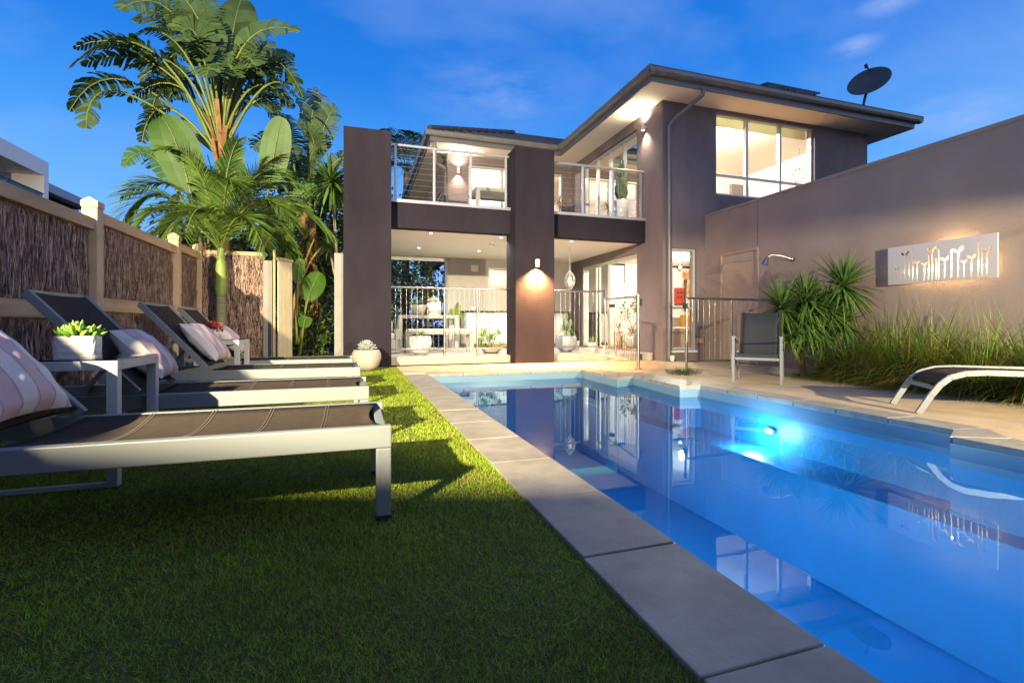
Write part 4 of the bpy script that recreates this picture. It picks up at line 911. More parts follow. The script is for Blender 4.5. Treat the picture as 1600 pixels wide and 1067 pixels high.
kb = thing('outdoor_kitchen', 'white panelled outdoor kitchen bench with dark stone top', 'kitchen bench', (4.4,12.7,.15)); box('carcass', M_white, kb, 2.78,5.75,12.5,13.1,.25,1.09); box('stone_top', M_black, kb, 2.70,5.80,12.42,13.14,1.09,1.13,.003); box('plinth', M_wood, kb, 2.82,5.72,12.56,13.1,.15,.25)
for i in range(7): box('door_panel', M_white, kb, 2.785+i*.424, 2.785+i*.424+.418, 12.478,12.499,.27,1.07,.003)
box('side_panel', M_dark, kb, 5.70,5.79,12.45,12.49,.15,1.085)
kw = thing('power_box', 'small white switch box on the grey alfresco wall', 'switch box', (3.15,13.13,2.2)); box('cover', M_white, kw, 3.05,3.26,13.09,13.148,2.24,2.42,.006)
kc = thing('low_box', 'small white box on the paving by the house wall corner', 'box', (6.17,8.5,0)); mb = MB(); mb.lathe([(0,0),(.045,0),(.055,.10),(.06,.12),(.05,.12)], (6.24,8.48,0), 4); mb.build('body', M_white, kc)
hg = thing('hanging_ornament', 'woven seed shaped ornament hanging from the alfresco ceiling', 'ornament', (4.85,10.5,1.6)); m = MB(); m.tube([(4.85,10.5,2.6),(4.85,10.5,2.05)], .006, 5); m.build('cord', M_outf, hg)
for i in range(12):
    a = 2*math.pi*i/12; m = MB(); m.tube([(4.85+.125*math.sin(math.pi*k/10)**.8*math.cos(a+k*.07), 10.5+.125*math.sin(math.pi*k/10)**.8*math.sin(a+k*.07), 1.58+.46*k/10) for k in range(11)], .007, 4, cap=False); m.build('rib', M_outf, hg)
m = MB(); m.lathe([(.001,1.66),(.05,1.68),(.07,1.76),(.05,1.86),(.001,1.9)], (4.85,10.5,0), 12); m.build('core', M_white, hg)
def p_fern(n, ln, wd_, mat, up=.98, low=.0, droop=.5, trunk=0):
    def f(t, c):
        m = MB(); rosette(m, c+Vector((0,0,trunk)), n, ln, wd_, up, low, droop)
        m.build('foliage', mat, t)
        if trunk: q = MB(); q.tube([c, c+Vector((.01,0,trunk))], .015, 6); q.build('stem', M_bark, t)
    return f
def p_bush(rx, rz, n, size, mat):
    def f(t, c):
        m = MB(); leafcloud(m, c+Vector((0,0,rz*.9)), (rx,rx,rz), n, size, clumps=9); m.build('foliage', mat, t)
        q = MB()
        for i in range(6): a = i*1.05; q.tube([c, c+Vector((math.cos(a)*rx*.5, math.sin(a)*rx*.5, rz*1.1))], .007, 5)
        q.build('stem', M_bark, t)
    return f
bowl = lambda r, h: [(0,0),(r*.45,0),(r*.80,h*.25),(r,h*.6),(r*.96,h*.9),(r*.86,h),(r*.80,h)]
cellpot('white round pot of strappy green plant behind the left pool fence', (1.25,9.85,.15), bowl(.23,.38), p_fern(44,.34,.028,M_drac,.98,.15,.55), M_pot)
cellpot('low grey bowl with variegated shrub in front of the outdoor kitchen', (2.76,9.95,.15), [(0,0),(.13,0),(.27,.12),(.26,.13)], p_bush(.26,.24,700,.055,M_succ), M_concpot)
cellpot('round blue grey pot with drooping dracaena right of the middle pillar', (4.50,9.95,.15), bowl(.25,.36), p_fern(36,.46,.04,M_drac,.99,.2,.75,.12), M_gpot)
cellpot('small white pot with upright green plant behind the pool gate', (5.02,10.6,.15), [(0,0),(.10,0),(.13,.22),(.12,.22)], p_fern(30,.24,.022,M_drac), M_pot)
cellpot('small pink tinted pot of spiky plant left of the pool gate post', (5.28,10.2,.15), [(0,0),(.10,0),(.125,.2),(.115,.2)], p_fern(34,.24,.025,M_succ,.98,.2,.3), M_pot)
def p_prickly(t, c):
    m = MB()
    for p, r_, h in (((0,0,.12),.10,.14),((.02,.0,.32),.085,.12),((-.06,.01,.47),.06,.11),((.09,0,.45),.06,.1),((.0,.02,.60),.05,.1)):
        k = c+Vector(p); m.lathe([(.001,-h),(r_*.7,-h*.6),(r_,0),(r_*.7,h*.7),(.001,h)], (0,0,0), 12); nn = 60
        for i in range(len(m.v)-nn, len(m.v)): x, y, z = m.v[i]; m.v[i] = (x+k.x, y*.3+k.y, z+k.z)
    m.build('pads', M_cactp, t)
cellpot('pale prickly pear cactus in a white pot by the sliding door', (5.10,11.2,.15), bowl(.14,.22), p_prickly, M_pot)
cellpot('small terracotta coloured pot of curling plant inside the doorway', (6.75,11.5,.15), [(0,0),(.12,0),(.13,.42),(.12,.42)], p_fern(16,.3,.03,M_leafd,.99,.3,.8,.1), M_copper)
def p_monstera(t, c):
    q = MB(); m = MB()
    for i in range(9):
        a = i*.9; e = c+Vector((math.cos(a)*.32, math.sin(a)*.25, .45+.35*math.sin(i*1.7)**2)); pp = bez(c, c+Vector((0,0,.3)), e, 6); q.tube(pp, .007, 5); leafcloud(m, e, (.12,.1,.12), 16, .11)
    for i in range(40): a = random.uniform(0,6.28); q.tube([c, c+Vector((math.cos(a)*.14, math.sin(a)*.12, random.uniform(.05,.2)))], .005, 4)
    q.build('stems', M_wood, t); m.build('leaves', M_hedge2, t)
cellpot('large white pot with leggy twisted plant seen through the gate', (7.0,11.2,.15), bowl(.27,.38), p_monstera, M_pot)
# table top pots
cellpot('grey oblong planter of leafy stems on the dining table', (1.42,11.55,.98), [(0,0),(.13,0),(.20,.24),(.19,.24)], p_fern(34,.30,.035,M_drac,.98,.1,.4), M_concpot)
cellpot('square white planter of silvery plant on the dining table', (1.78,11.5,.98), [(0,0),(.165,0),(.165,.30),(.155,.30)], p_silver, M_pot)
def p_bigleaf(t, c):
    for i, (dx, dz, ww) in enumerate(((.10,.60,.17),(-.08,.45,.15),(.16,.35,.14))):
        strel_leaf('leaf', c, c+Vector((dx*.5,0,dz*.55)), c+Vector((dx,0,dz)), ww, t, .35, 0.0, M_hedge2, side_hint=(0,-1,0.1))
cellpot('pot with broad upright glossy green leaves at the end of the dining table', (2.42,12.2,.35), [(0,0),(.12,0),(.13,.4),(.12,.4)], p_bigleaf, M_pot)
cellpot('tiny white pot of herbs at the left end of the kitchen bench', (3.02,12.7,1.13), [(0,0),(.06,0),(.07,.12),(.06,.12)], p_fern(20,.13,.014,M_succ), M_pot)
cellpot('low fern planter on the kitchen bench below the servery window', (4.15,12.7,1.13), [(0,0),(.14,0),(.16,.09),(.15,.09)], p_fern(40,.24,.03,M_hedge2,.95,.0,.5), M_concpot)
cellpot('white lidded jar with small leaves at the right of the kitchen bench', (5.25,12.75,1.13), [(0,0),(.07,0),(.08,.16),(.07,.16)], p_fern(12,.1,.02,M_succ), M_pot)
# balcony pots
def p_cactus(t, c):
    m = MB()
    for i in range(34):
        a = i*2.4; r_ = .115*math.sqrt(random.random()); h = 1.15*(1-(r_/.14)**1.6)*random.uniform(.7,1.0); b = c+Vector((math.cos(a)*r_*.5, math.sin(a)*r_*.5, random.uniform(0,.25)))
        e = c+Vector((math.cos(a)*r_*1.15, math.sin(a)*r_*1.15, max(.35,h))); m.tube([b, (b+e)/2+Vector((math.cos(a)*.05,math.sin(a)*.05,0)), e, e+Vector((0,0,.03))], [.022,.026,.020,.004], 7)
    m.build('stems', M_cact, t)
cellpot('tall column cactus in a pale tapered pot on the balcony', (5.78,9.72,3.08), [(0,0),(.13,0),(.16,.25),(.185,.50),(.17,.50)], p_cactus, M_pot)
cellpot('thin stemmed dracaena with reddish leaves at the back of the balcony', (5.45,12.5,3.08), [(0,0),(.1,0),(.12,.14),(.11,.14)], p_fern(34,.42,.03,M_lom2,.98,-.3,.5,.95), M_concpot)
# art and interior pieces seen through the doors
t = thing('framed_picture', 'abstract blush and navy framed picture on the inner room wall', 'picture', (8.15,12.88,1.9)); box('print', M_art1, t, 7.86,8.70,12.86,12.885,1.25,2.52); m = MB(); m.box(7.78,7.86,12.84,12.895,1.17,2.6).box(8.70,8.78,12.84,12.895,1.17,2.6).box(7.86,8.70,12.84,12.895,2.52,2.6).box(7.86,8.70,12.84,12.895,1.17,1.25); m.build('frame', M_white, t)
t = thing('framed_picture', 'large picture of red flowers seen through the narrow window', 'picture', (10.4,12.88,1.9)); box('print', M_art2, t, 9.86,10.9,12.86,12.885,1.2,2.5)
t = thing('red_poster', 'small red poster with dark marks seen through the narrow window', 'picture', (9.8,12.83,1.6)); box('sheet', M_redart, t, 9.50,9.93,12.80,12.82,1.42,1.92)
m = MB()
for i in range(3):
    cx = 9.60+.12*i; m.box(cx,cx+.06,12.79,12.798,1.74,1.80); m.box(cx,cx+.06,12.79,12.798,1.60,1.66)
m.build('print_marks', M_black, t)
t = thing('sofa', 'pale sofa with orange cushion inside the narrow lower window', 'sofa', (8.6,11,.15)); box('seat', M_cush, t, 7.5,10.2,10.2,11.0,.15,.55,.05); box('seat_cushion', M_cush, t, 7.55,8.7,10.15,10.9,.551,.70,.06); box('back', M_outf, t, 7.5,10.2,11.0,11.2,.15,1.0,.05); box('throw_cushion', M_orange, t, 8.2,8.6,10.7,10.85,.701,1.05,.05)
t = thing('spot_lamp', 'small lit spot lamp on the inner wall above the red poster', 'lamp', (9.25,12.2,2.6)); m = MB(); m.lathe([(.04,0),(.05,-.08),(.03,-.1)], (9.25,12.2,2.6), 12); m.build('shade', M_steel, t); m = MB(); m.lathe([(0,-.11),(.035,-.10),(.04,-.14),(0,-.17)], (9.25,12.2,2.6), 12); m.build('bulb', M_lampw, t)
# ================================================================== ROOF GEAR
t = thing('satellite_dish', 'dark grey satellite dish on a bent mast above the roof', 'satellite dish', (13.0,10.2,7.0)); axd = Vector((-.82,-.40,.42)).normalized()
ctr = Vector((13.28,9.5,7.38)); uu = axd.cross(Vector((0,0,1))).normalized(); vv = axd.cross(uu); m = MB(); vs = []; fs = []; nr = 7; na = 32
for i in range(nr+1):
    r_ = .50*i/nr
    for j in range(na): a = 2*math.pi*j/na; vs.append(ctr+uu*math.cos(a)*r_+vv*math.sin(a)*r_*.9+axd*(.18*(i/nr)**2-.18))
for i in range(nr):
    for j in range(na): fs.append((i*na+j, i*na+(j+1)%na, (i+1)*na+(j+1)%na, (i+1)*na+j))
m.smooth = True; m.add(vs, fs); o = m.build('dish', M_dish, t); o.modifiers.new('s','SOLIDIFY').thickness = .02
m = MB(); m.tube([ctr-axd*.16, Vector((13.26,9.58,7.0)), Vector((13.20,9.6,6.7)), Vector((13.25,9.6,6.1))], .035, 8); m.build('mast', M_dish, t)
m = MB(); m.tube([ctr-axd*.1-vv*.45, ctr+axd*.42-vv*.1], .018, 6); m.build('feed_arm', M_dish, t); m = MB(); m.tube([ctr+axd*.38-vv*.1, ctr+axd*.48-vv*.1], .04, 8); m.build('feed_horn', M_dish, t)
for i in range(2):
    t = thing('solar_panel', ('left','right')[i]+' black solar panel tilted on the upper roof', 'solar panel', (10.6+i*1,10,6.6)); m = MB(); x = 10.0+i*.90; m.add([(x,9.7,6.90),(x+.88,9.7,6.90),(x+.88,10.9,7.16),(x,10.9,7.16),(x,9.7,6.94),(x+.88,9.7,6.94),(x+.88,10.9,7.20),(x,10.9,7.20)], [(0,3,2,1),(4,5,6,7),(0,1,5,4),(1,2,6,5),(2,3,7,6),(3,0,4,7)]); m.build('panel', M_solar, t)
    for xx in (x+.1,x+.75):
        for ya, za, zb in ((9.75,6.3,6.90),(10.85,6.8,7.15)): m = MB(); m.bar((xx,ya,za),(xx,ya,zb),.04,.04); m.build('stand', M_blue, t)
# ================================================================== NEIGHBOUR HOUSES
nb = thing('neighbour_house', 'white modern neighbouring house with glass balcony beyond the fence', 'house', (-15,23,0)); NX = -12
box('parapet', M_nwhite, nb, -22, NX, 14, 24.8, 6.8, 7.42); box('end_wall', M_nwhite, nb, -20, NX, 24.5, 24.8, 0, 6.8); box('back_wall', pbr('neighbour_timber', (.30,.15,.07),.8), nb, -22,-16.5,14,24.5,0,6.8); box('balcony_slab', M_nwhite, nb, -22,NX,14,24.5,4.7,5.0)
for i in range(5):
    y = 14.2+i*2.06; MB().box(NX-.05,NX-.03,y,y+2.0,5.0,6.05).build('balustrade_glass', M_dglass, nb)
box('balustrade_rail', M_black, nb, NX-.06,NX-.01,14,24.5,6.05,6.09); box('glass_door', M_dglass, nb, -16.5,-16.45,18,22,5.0,6.8)
cc = thing('column_cactus', 'green column cactus on the neighbouring balcony', 'cactus', (-12.6,22.1,5)); m = MB(); m.tube([(-12.6,22.35,5.0),(-12.6,22.35,6.85),(-12.6,22.35,6.98)], [.16,.16,.03], 9); m.build('stem', M_cact, cc)
nb2 = thing('neighbour_house', 'low grey roofed neighbouring house with dark windows beyond the white one', 'house', (-15,27,0)); box('roof', M_ngrey, nb2, -22,NX,24.81,28.3,6.25,6.60); box('wall', M_ngrey, nb2, -20,NX-.5,24.81,27.9,0,5.2)
for i in range(3): y = 24.9+i*1.05; MB().box(NX-.45,NX-.4,y,y+.98,5.2,6.24).build('window', M_dglass, nb2)
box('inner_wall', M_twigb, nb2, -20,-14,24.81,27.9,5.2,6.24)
# ================================================================== PLANTS
def plant(name, label, loc, cat='plant', group=None): return thing(name, label, cat, loc, group)
S1 = plant('bird_of_paradise', 'tallest giant bird of paradise with torn arching leaves behind the fence', (-2.35,10,0), 'tree')
m = MB(); m.tube([(-2.30,10,0),(-2.28,10,1.5),(-2.30,10,3.2),(-2.33,10,4.2)], [.13,.11,.10,.09], 12); m.build('trunk', M_strunk, S1)
for i in range(16):
    a = i*2.4; z = 2.9+1.4*(i/16); m = MB(); b = Vector((-2.31+math.cos(a)*.08, 10+math.sin(a)*.08, z)); m.bar(b, b+Vector((math.cos(a)*.14, math.sin(a)*.14, .55)), .07, .015); m.build('leaf_sheath', M_strunk, S1)
LV = [((-2.6,10,4.26),(-3.28,9.6,5.37),(-4.11,9.0,4.64),.62,1),((-2.66,10,4.18),(-3.65,9.5,4.56),(-3.94,9.1,3.78),.55,1),((-2.66,10,4.18),(-3.98,10.6,5.23),(-4.97,10.9,4.66),.60,1),
 ((-2.39,10,4.56),(-2.9,9.8,6.02),(-3.6,9.3,5.8),.80,.8),((-2.6,10,4.46),(-3.26,10.6,6.32),(-3.95,11,6.6),.85,.8),((-2.39,10,4.56),(-2.51,10,5.76),(-2.95,9.7,6.54),.80,.8),
 ((-2.37,10.2,4.65),(-2.53,10.6,6.08),(-2.94,10.8,7.31),.85,.6),((-2.26,10,4.58),(-2.3,10.6,6.12),(-2.18,11,7.38),.80,.5),((-2.2,10,4.45),(-1.92,9.7,5.7),(-0.94,9.3,5.95),.62,.8),
 ((-2.17,10,4.45),(-2.01,10.3,5.54),(-1.18,10.8,6.29),.60,.9),((-2.14,10,4.38),(-1.63,10.2,5.73),(-1.0,10.6,5.35),.60,1),((-2.11,10,4.32),(-1.4,9.5,5.07),(-0.81,9.3,4.28),.6,1),
 ((-2.17,10,4.31),(-1.94,10.8,5.41),(-1.43,11.2,5.02),.6,1),((-2.66,10,4.18),(-3.2,10.4,5.26),(-3.69,10.8,4.57),.6,1),((-2.5,10.1,4.3),(-3.5,10.3,5.6),(-4.6,10.2,5.5),.6,1),
 ((-2.3,10.2,4.5),(-2.0,10.9,6.0),(-1.6,11.3,6.7),.7,.7),((-2.4,10.2,4.5),(-2.8,10.9,6.0),(-3.4,11.4,6.4),.7,.8),((-2.2,9.9,4.3),(-1.7,9.9,4.9),(-1.3,9.8,4.5),.5,1),
 ((-2.5,10,4.1),(-3.1,9.8,4.5),(-3.5,9.9,3.9),.5,1)]
for i in range(26):
    a = i*2.4+.5; el = random.uniform(.45,1.3); L2_ = random.uniform(1.5,2.3); hx_ = math.cos(a)*math.cos(el)*L2_*1.05; hy_ = math.sin(a)*math.cos(el)*L2_*.6
    b = Vector((-2.35,10.05,4.25)); tp = b+Vector((hx_, hy_, L2_*math.sin(el)*.95-.35)); md = b+Vector((hx_*.45, hy_*.45, (tp.z-b.z)*.55+.55))
    LV.append((b, md, tp, random.uniform(.5,.75), random.choice((.8,1,1))))
for b, md, tp, wd_, tn in LV:
    nb_ = Vector((-2.33,10,3.75)).lerp(Vector(b), .35)
    strel_leaf('leaf', nb_, Vector(md), Vector(tp), wd_, S1, .46, tn, droop=.18, side_hint=(random.uniform(-.15,.15),-.9,.55) if tn < .95 else None)
S2 = plant('bird_of_paradise', 'younger bird of paradise with broad untorn light green leaves', (-2.6,9.7,0), 'tree')
m = MB(); m.tube([(-2.6,9.8,0),(-2.55,9.8,2.2)], [.07,.06], 10); m.tube([(-1.7,9.9,0),(-1.66,9.9,2.3)], [.06,.05], 10); m.build('trunk', M_strunk, S2)
for b, md, tp, wd_, tn in (((-2.55,9.7,2.1),(-2.78,9.5,3.5),(-3.01,9.3,4.15),.80,.1),((-1.66,9.9,2.2),(-1.42,9.7,3.75),(-1.26,9.6,4.5),.56,.1),((-2.6,9.8,2.2),(-3.15,9.6,3.5),(-3.51,9.2,3.26),.45,.6),((-2.5,9.9,2.2),(-2.5,9.7,3.1),(-2.6,9.3,3.3),.5,.1),((-1.7,9.9,2.2),(-2.0,9.8,3.4),(-2.3,9.7,3.5),.5,.2),((-1.6,9.9,2.2),(-1.0,9.9,3.2),(-.7,9.8,3.2),.45,.6),((-2.5,9.9,2.3),(-2.2,10,3.4),(-2.1,9.8,4.1),.5,.2)):
    strel_leaf('leaf', b, md, tp, wd_*.88, S2, .30, tn, M_sleaf2, .12, side_hint=(.1,-.9,.3))
S3 = plant('bird_of_paradise', 'right hand bird of paradise with upright leaves near the left pillar', (-1.0,11,0), 'tree')
m = MB(); m.tube([(-1.25,11,0),(-1.1,11,1.8),(-1.0,11,3.2)], [.10,.09,.08], 10); m.tube([(-.8,10.9,0),(-.85,10.9,3.0)], [.08,.07], 10); m.build('trunk', M_strunk, S3)
for b, md, tp, wd_, tn in (((-1.0,11,3.0),(-0.73,11,4.59),(-0.38,10.8,5.36),.62,.9),((-1.03,11,3.0),(-0.91,11.3,5.09),(-0.75,11.3,5.82),.6,.8),((-1.07,11,3.0),(-1.3,11.4,4.54),(-1.4,11.6,5.36),.6,.8),((-.96,11,3.0),(-.78,10.6,4.34),(-1.06,10.2,4.6),.55,1),((-.9,11,3.0),(-.4,10.9,4.2),(-.05,10.8,4.0),.5,1),((-1.0,11,3.0),(-1.5,10.8,4.3),(-1.9,10.6,4.2),.55,1),((-.85,10.9,2.8),(-.9,10.6,3.9),(-.7,10.4,4.3),.5,.6),((-1.05,11,2.8),(-1.6,11.2,3.9),(-2.0,11.3,3.6),.5,1)):
    strel_leaf('leaf', b, md, tp, wd_, S3, .42, tn, droop=.15, side_hint=(random.uniform(-.2,.2),-.9,.35))
S4 = plant('bird_of_paradise', 'low bird of paradise with orange stems in the side passage', (-.95,9.9,0), 'plant')
for b, md, tp, wd_ in (((-1.15,9.75,.6),(-1.0,9.7,1.5),(-.72,9.65,2.35),.02),((-1.1,9.8,.7),(-.95,9.8,1.6),(-.62,9.8,2.2),.02)):
    m = MB(); m.tube(bez(b, through(b,md,tp), tp, 8), [.04,.038,.036,.034,.03,.026,.022,.018,.012], 7); m.build('stem', M_strunk, S4)
for b, md, tp, wd_ in (((-1.0,9.9,.4),(-.85,9.8,1.2),(-.62,9.6,1.72),.42),((-1.05,9.9,.4),(-1.0,9.6,1.5),(-.93,9.5,1.95),.2),((-1.0,9.9,.2),(-.9,9.6,.7),(-.85,9.5,.9),.24)):
    strel_leaf('leaf', b, md, tp, wd_, S4, .5, 0, M_sleaf2, .1, side_hint=(.1,-1,.2))
# slender palm
PL = plant('bangalow_palm', 'slender green trunked palm in front of the back brushwood fence', (-2.08,8.95,0), 'palm tree')
m = MB(); m.tube([(-2.09,8.95,0),(-2.08,8.95,.6),(-2.08,8.95,1.25)], [.09,.078,.07], 14); m.build('trunk', M_ptrunk, PL)
for i in range(9): z = .3+i*.11; m = MB(); m.tube([(-2.08,8.95,z),(-2.08,8.95,z+.012)], [.082-.0*i,.081], 14); m.build('trunk_ring', M_bark, PL)
m = MB(); m.tube([(-2.08,8.95,1.25),(-2.08,8.95,1.32),(-2.08,8.95,1.7),(-2.08,8.95,2.0)], [.07,.085,.075,.045], 14); m.build('crownshaft', M_crown, PL)
for md, tp, ll in (((-2.8,8.8,2.75),(-3.40,8.9,2.35),.55),((-2.7,8.6,2.5),(-3.10,8.4,2.0),.55),((-2.7,9.1,2.95),(-3.55,9.3,2.85),.55),((-1.3,8.9,2.75),(-.42,8.9,2.35),.60),((-1.5,8.7,2.95),(-.75,8.5,2.9),.55),((-1.75,9.0,3.0),(-1.2,8.9,3.6),.55),((-2.0,8.9,3.1),(-1.8,8.8,3.75),.5),((-2.2,9.1,3.1),(-2.5,9.2,3.4),.5),
    ((-1.7,8.5,2.45),(-1.3,8.2,1.85),.5),((-2.2,8.4,2.5),(-2.3,7.95,2.0),.5),((-1.6,9.2,2.6),(-1.0,9.4,2.1),.5),((-2.4,8.6,2.45),(-2.75,8.3,1.9),.45),((-1.6,8.6,3.0),(-1.1,8.3,3.1),.55),((-2.3,8.6,3.1),(-2.6,8.2,3.3),.5),((-2.6,9.3,2.7),(-3.2,9.6,2.4),.5),((-1.5,9.3,2.9),(-.8,9.5,2.8),.6),((-1.5,8.5,2.7),(-.9,8.1,2.3),.55),((-1.9,8.5,2.9),(-1.7,8.0,2.7),.5)):
    frond('frond', (-2.08,8.95,1.95), md, tp, ll, PL, M_palm, droop=.33)
# dracaenas by the pillar
D1 = plant('dracaena', 'tall dracaena with spiky green head beside the left pillar', (-.33,9.6,0), 'plant', 'dracaenas beside the left pillar')
m = MB(); m.tube([(-.25,9.65,0),(-.30,9.6,1.6),(-.36,9.6,2.6),(-.40,9.6,3.35)], [.03,.028,.025,.022], 8); m.build('stem', M_bark, D1); m = MB(); rosette(m, (-.42,9.6,3.4), 120, .80, .060, .98, -.6, .30); m.build('crown', M_drac, D1)
D2 = plant('dracaena', 'shorter dracaena with bright head above the side passage', (-.4,9.7,0), 'plant', 'dracaenas beside the left pillar')
m = MB(); m.tube([(-.18,9.7,0),(-.22,9.7,1.2),(-.38,9.65,1.75),(-.44,9.6,2.15)], [.022,.02,.02,.018], 8); m.tube([(-.22,9.7,1.25),(-.26,9.7,1.5),(-.3,9.7,1.65)], .014, 6); m.build('stem', M_bark, D2); m = MB(); rosette(m, (-.45,9.6,2.2), 60, .42, .032, .98, -.3, .3); m.build('crown', M_drac, D2); m = MB(); rosette(m, (-.20,9.7,1.0), 26, .3, .025, .7, -.8, .4); m.build('crown', M_drac, D2)
D3 = plant('dracaena', 'bushy dark dracaena filling the gap above the garden gate', (-1.3,10.6,0), 'plant'); m = MB(); m.tube([(-1.3,10.6,0),(-1.35,10.6,2.1)], .04, 8); m.build('stem', M_bark, D3); m = MB()
for c in ((-1.35,10.5,2.3),(-1.7,10.6,2.6),(-.9,10.6,2.45)): rosette(m, c, 60, .65, .045, .95, -.8, .6)
m.build('crown', M_palm, D3)
# hedges, shrubs
def shrub(name, label, c, r, n, size, mat, clumps=24, fruit=0, trunk=True, cat='shrub', group=None):
    t = plant(name, label, (c[0],c[1],0), cat, group); m = MB(); leafcloud(m, c, r, n, size, clumps=clumps); m.build('foliage', mat, t)
    q = MB()
    for i in range(9):
        a = i*.7; e = (c[0]+math.cos(a)*r[0]*.6, c[1]+math.sin(a)*r[1]*.6, c[2]+r[2]*random.uniform(-.2,.6)); q.tube(bez((c[0],c[1],0),(c[0],c[1],c[2]*.6),e,4), [.03,.025,.02,.014,.006], 5)
    q.build('branches', M_bark, t)
    for _ in range(fruit):
        a = random.uniform(3.4,6.0); p = (c[0]+math.cos(a)*r[0]*.8, c[1]+math.sin(a)*r[1]*.8, c[2]+random.uniform(-.5,.6)*r[2]); f = MB(); f.lathe([(.001,-.03),(.03,0),(.001,.03)], p, 8); f.build('fruit', M_orange, t)
    return t
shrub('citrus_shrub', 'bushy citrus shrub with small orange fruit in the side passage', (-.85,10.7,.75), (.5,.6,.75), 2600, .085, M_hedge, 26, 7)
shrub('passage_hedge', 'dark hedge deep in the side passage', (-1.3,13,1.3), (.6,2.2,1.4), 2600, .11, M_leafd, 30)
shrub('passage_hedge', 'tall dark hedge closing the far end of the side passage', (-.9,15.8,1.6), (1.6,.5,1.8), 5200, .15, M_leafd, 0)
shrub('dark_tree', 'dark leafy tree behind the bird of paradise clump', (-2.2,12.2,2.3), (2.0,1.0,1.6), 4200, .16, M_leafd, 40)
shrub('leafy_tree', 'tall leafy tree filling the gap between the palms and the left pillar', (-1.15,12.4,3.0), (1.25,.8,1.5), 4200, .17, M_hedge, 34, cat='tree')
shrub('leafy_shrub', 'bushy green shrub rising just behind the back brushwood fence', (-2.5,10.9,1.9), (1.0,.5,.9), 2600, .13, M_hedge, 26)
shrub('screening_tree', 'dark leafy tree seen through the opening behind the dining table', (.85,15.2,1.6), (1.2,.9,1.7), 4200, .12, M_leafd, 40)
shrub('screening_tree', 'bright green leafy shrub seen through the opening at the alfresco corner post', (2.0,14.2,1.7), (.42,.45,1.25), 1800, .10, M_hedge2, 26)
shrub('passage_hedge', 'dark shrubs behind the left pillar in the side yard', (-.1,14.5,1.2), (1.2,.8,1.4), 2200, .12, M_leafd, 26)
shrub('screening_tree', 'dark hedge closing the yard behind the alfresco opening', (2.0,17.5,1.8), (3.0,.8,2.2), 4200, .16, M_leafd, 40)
bt = plant('bare_tree', 'small bare twiggy tree beyond the fence posts', (-5.5,18,0), 'tree'); m = MB()
def twig(p, d, l, r_, k):
    e = p+d*l; m.tube([p,e], [r_,r_*.7], 5, cap=False)
    if k:
        for _ in range(3): nd = (d+Vector([random.uniform(-.7,.7) for _ in range(3)])).normalized(); twig(e, nd, l*.72, r_*.65, k-1)
for i in range(3): twig(Vector((-5.2+i*.5,18,0)), Vector((.15*(i-1),0,1)).normalized(), 1.35, .05, 5)
m.build('branches', M_bark, bt)
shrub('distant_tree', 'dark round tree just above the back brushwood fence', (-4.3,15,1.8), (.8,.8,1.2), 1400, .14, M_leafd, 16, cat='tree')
fp = plant('fan_palm', 'dark palm behind the balcony left of the tiled roof', (2.1,22,0), 'palm tree'); m = MB(); m.tube([(2.1,22,0),(2.2,22,7.6)], [.2,.15], 10); m.build('trunk', M_strunk, fp)
for i in range(22):
    a = i*2.4; el = math.sin(i*1.3)*.6+.3; md = Vector((2.2+math.cos(a)*.9, 22+math.sin(a)*.9, 8.2+el*.8)); tp = Vector((2.2+math.cos(a)*1.6, 22+math.sin(a)*1.6, 7.9+el*1.3)); frond('frond', (2.2,22,7.6), md, tp, .65, fp, M_leafd, n=26, width=.06, droop=.5)
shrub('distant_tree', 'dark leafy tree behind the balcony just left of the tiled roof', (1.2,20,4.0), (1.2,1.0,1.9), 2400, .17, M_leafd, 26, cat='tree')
# cordyline clump
C1 = plant('cordyline', 'spiky green cordyline clump on twisted pale stems by the taupe wall', (6.35,5.5,0), 'plant'); m = MB()
heads = []
for pts in ([(6.30,5.45,0),(6.27,5.5,.25),(6.05,5.55,.55),(5.98,5.55,.95)], [(6.30,5.45,0),(6.30,5.5,.3),(6.36,5.5,.5),(6.30,5.4,.80)], [(6.46,5.25,0),(6.44,5.3,.30),(6.25,5.35,.6),(6.22,5.35,1.05)], [(6.46,5.25,0),(6.50,5.25,.35),(6.66,5.15,.6),(6.62,5.10,1.25)]):
    m.tube(pts, [.045,.034,.028,.025], 8); heads.append(pts[-1])
m.build('stems', M_bark, C1)
for (x,y,z), nn, l in ((heads[0],230,.64),(heads[1],210,.56),(heads[2],220,.58),(heads[3],260,.66),((6.5,5.3,.95),190,.58),((6.15,5.3,.72),170,.5),((6.35,5.2,.55),150,.48),((6.62,5.1,.72),160,.52),((6.0,5.5,.62),130,.48)):
    m = MB(); rosette(m, (x,y,z+.05), nn, l, .036, .99, -.85, .22); m.build('crown', M_cord, C1)
st_ = thing('garden_rock', 'rounded grey rock at the foot of the cordyline', 'rock', (6.1,5.75,0)); m = MB(); m.lathe([(.001,.12),(.06,.11),(.11,.06),(.12,0)], (6.12,5.78,0), 10); o = m.build('stone', M_cope, st_); o.modifiers.new('s','SUBSURF').render_levels = 2
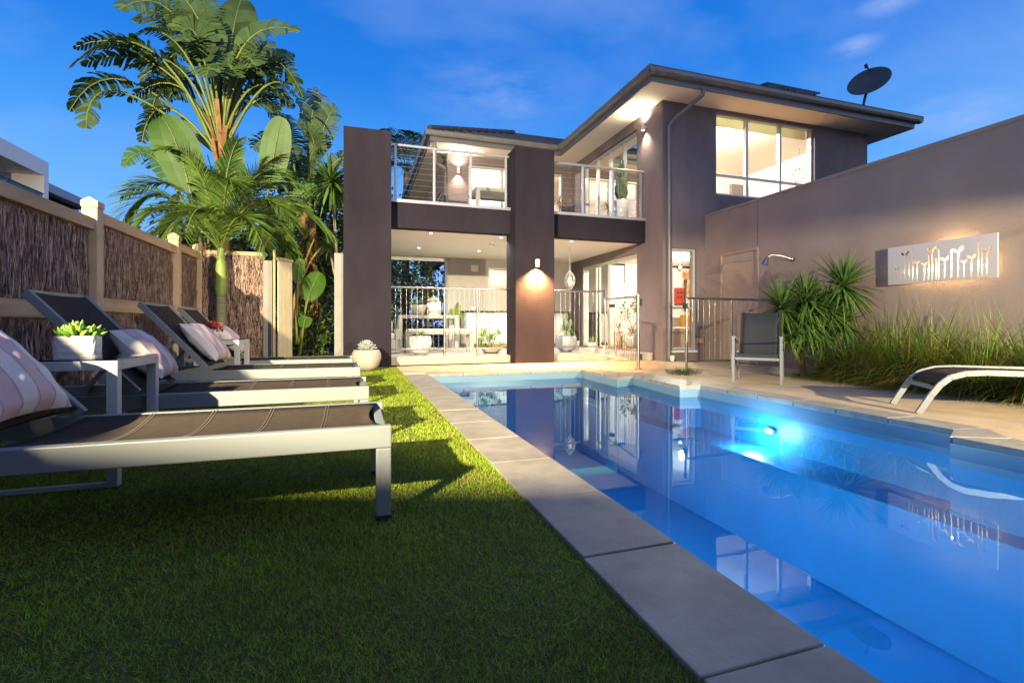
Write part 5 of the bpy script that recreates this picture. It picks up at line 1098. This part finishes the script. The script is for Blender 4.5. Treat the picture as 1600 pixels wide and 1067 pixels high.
# lomandra clumps
k = 0
names = ('ornamental grass clump nearest the cordyline stems','ornamental grass clump left of the wall art','tallest lit ornamental grass clump below the wall art','ornamental grass clump right of the lit one','ornamental grass clump by the right lounger legs','ornamental grass clump behind the right lounger','ornamental grass clump at the right edge','front low brownish grass clump before the lit clump','front grass clump near the right lounger foot','ornamental grass clump hidden beyond the right lounger','rear grass clump against the wall near the cordyline','rear grass clump against the wall by the art')
for (x,y,h,nb_), lab in zip(((6.5,4.95,.72,520),(6.6,4.5,.82,620),(6.68,4.05,.92,700),(6.7,3.55,.90,650),(6.65,3.1,.85,600),(6.6,2.6,.85,560),(6.6,2.05,.9,560),(6.42,4.15,.62,420),(6.35,3.5,.62,420),(6.5,1.4,.85,400),(6.9,4.8,.85,420),(6.95,4.3,.95,420)), names):
    t = plant('ornamental_grass', 'green and brown '+lab, (x,y,0), 'grass clump', 'grass clumps along the boundary wall'); m = MB()
    for i in range(int(nb_*1.7)):
        a = random.uniform(0,6.28); r_ = random.uniform(0,.18); el = math.acos(random.uniform(.35,.98)); d = Vector((math.cos(a)*math.sin(el)-.10, math.sin(a)*math.sin(el)+.34, math.cos(el)))
        m.mi = 1 if random.random() < (.20 if el < .8 else .45) else 0; blade(m, (x+math.cos(a)*r_, y+math.sin(a)*r_, 0), d, h*random.uniform(.9,1.75), .010, random.uniform(.1,.8), 5)
    m.build('blades', [M_lom, M_lom2], t)
t = plant('grass_tuft', 'small green grass tuft on the paving at the gate latch post', (4.82,6.35,0), 'grass clump'); m = MB()
for i in range(420):
    a = random.uniform(0,6.28); r_ = .22*math.sqrt(random.random()); d = Vector((math.cos(a)*.6, math.sin(a)*.6, 1)); blade(m, (4.80+math.cos(a)*r_*1.2, 6.25+math.sin(a)*r_, 0), d, random.uniform(.10,.19), .006, random.uniform(.1,.6), 3)
m.build('blades', M_leafd, t)
# fallen straws on the lawn
for i in range(10):
    x, y = random.uniform(-1.3,.5), random.uniform(.8,2.8); a = random.uniform(0,3.14); m = MB(); m.tube([(x,y,.024),(x+.03*math.cos(a),y+.03*math.sin(a),.028),(x+.06*math.cos(a+.3),y+.06*math.sin(a+.3),.024)], .0012, 4)
    o = m.build('fallen_straw', M_turf2, None); tag(o, 'thin dry straw lying on the shaded lawn', 'straw', 'dry straws scattered on the lawn')
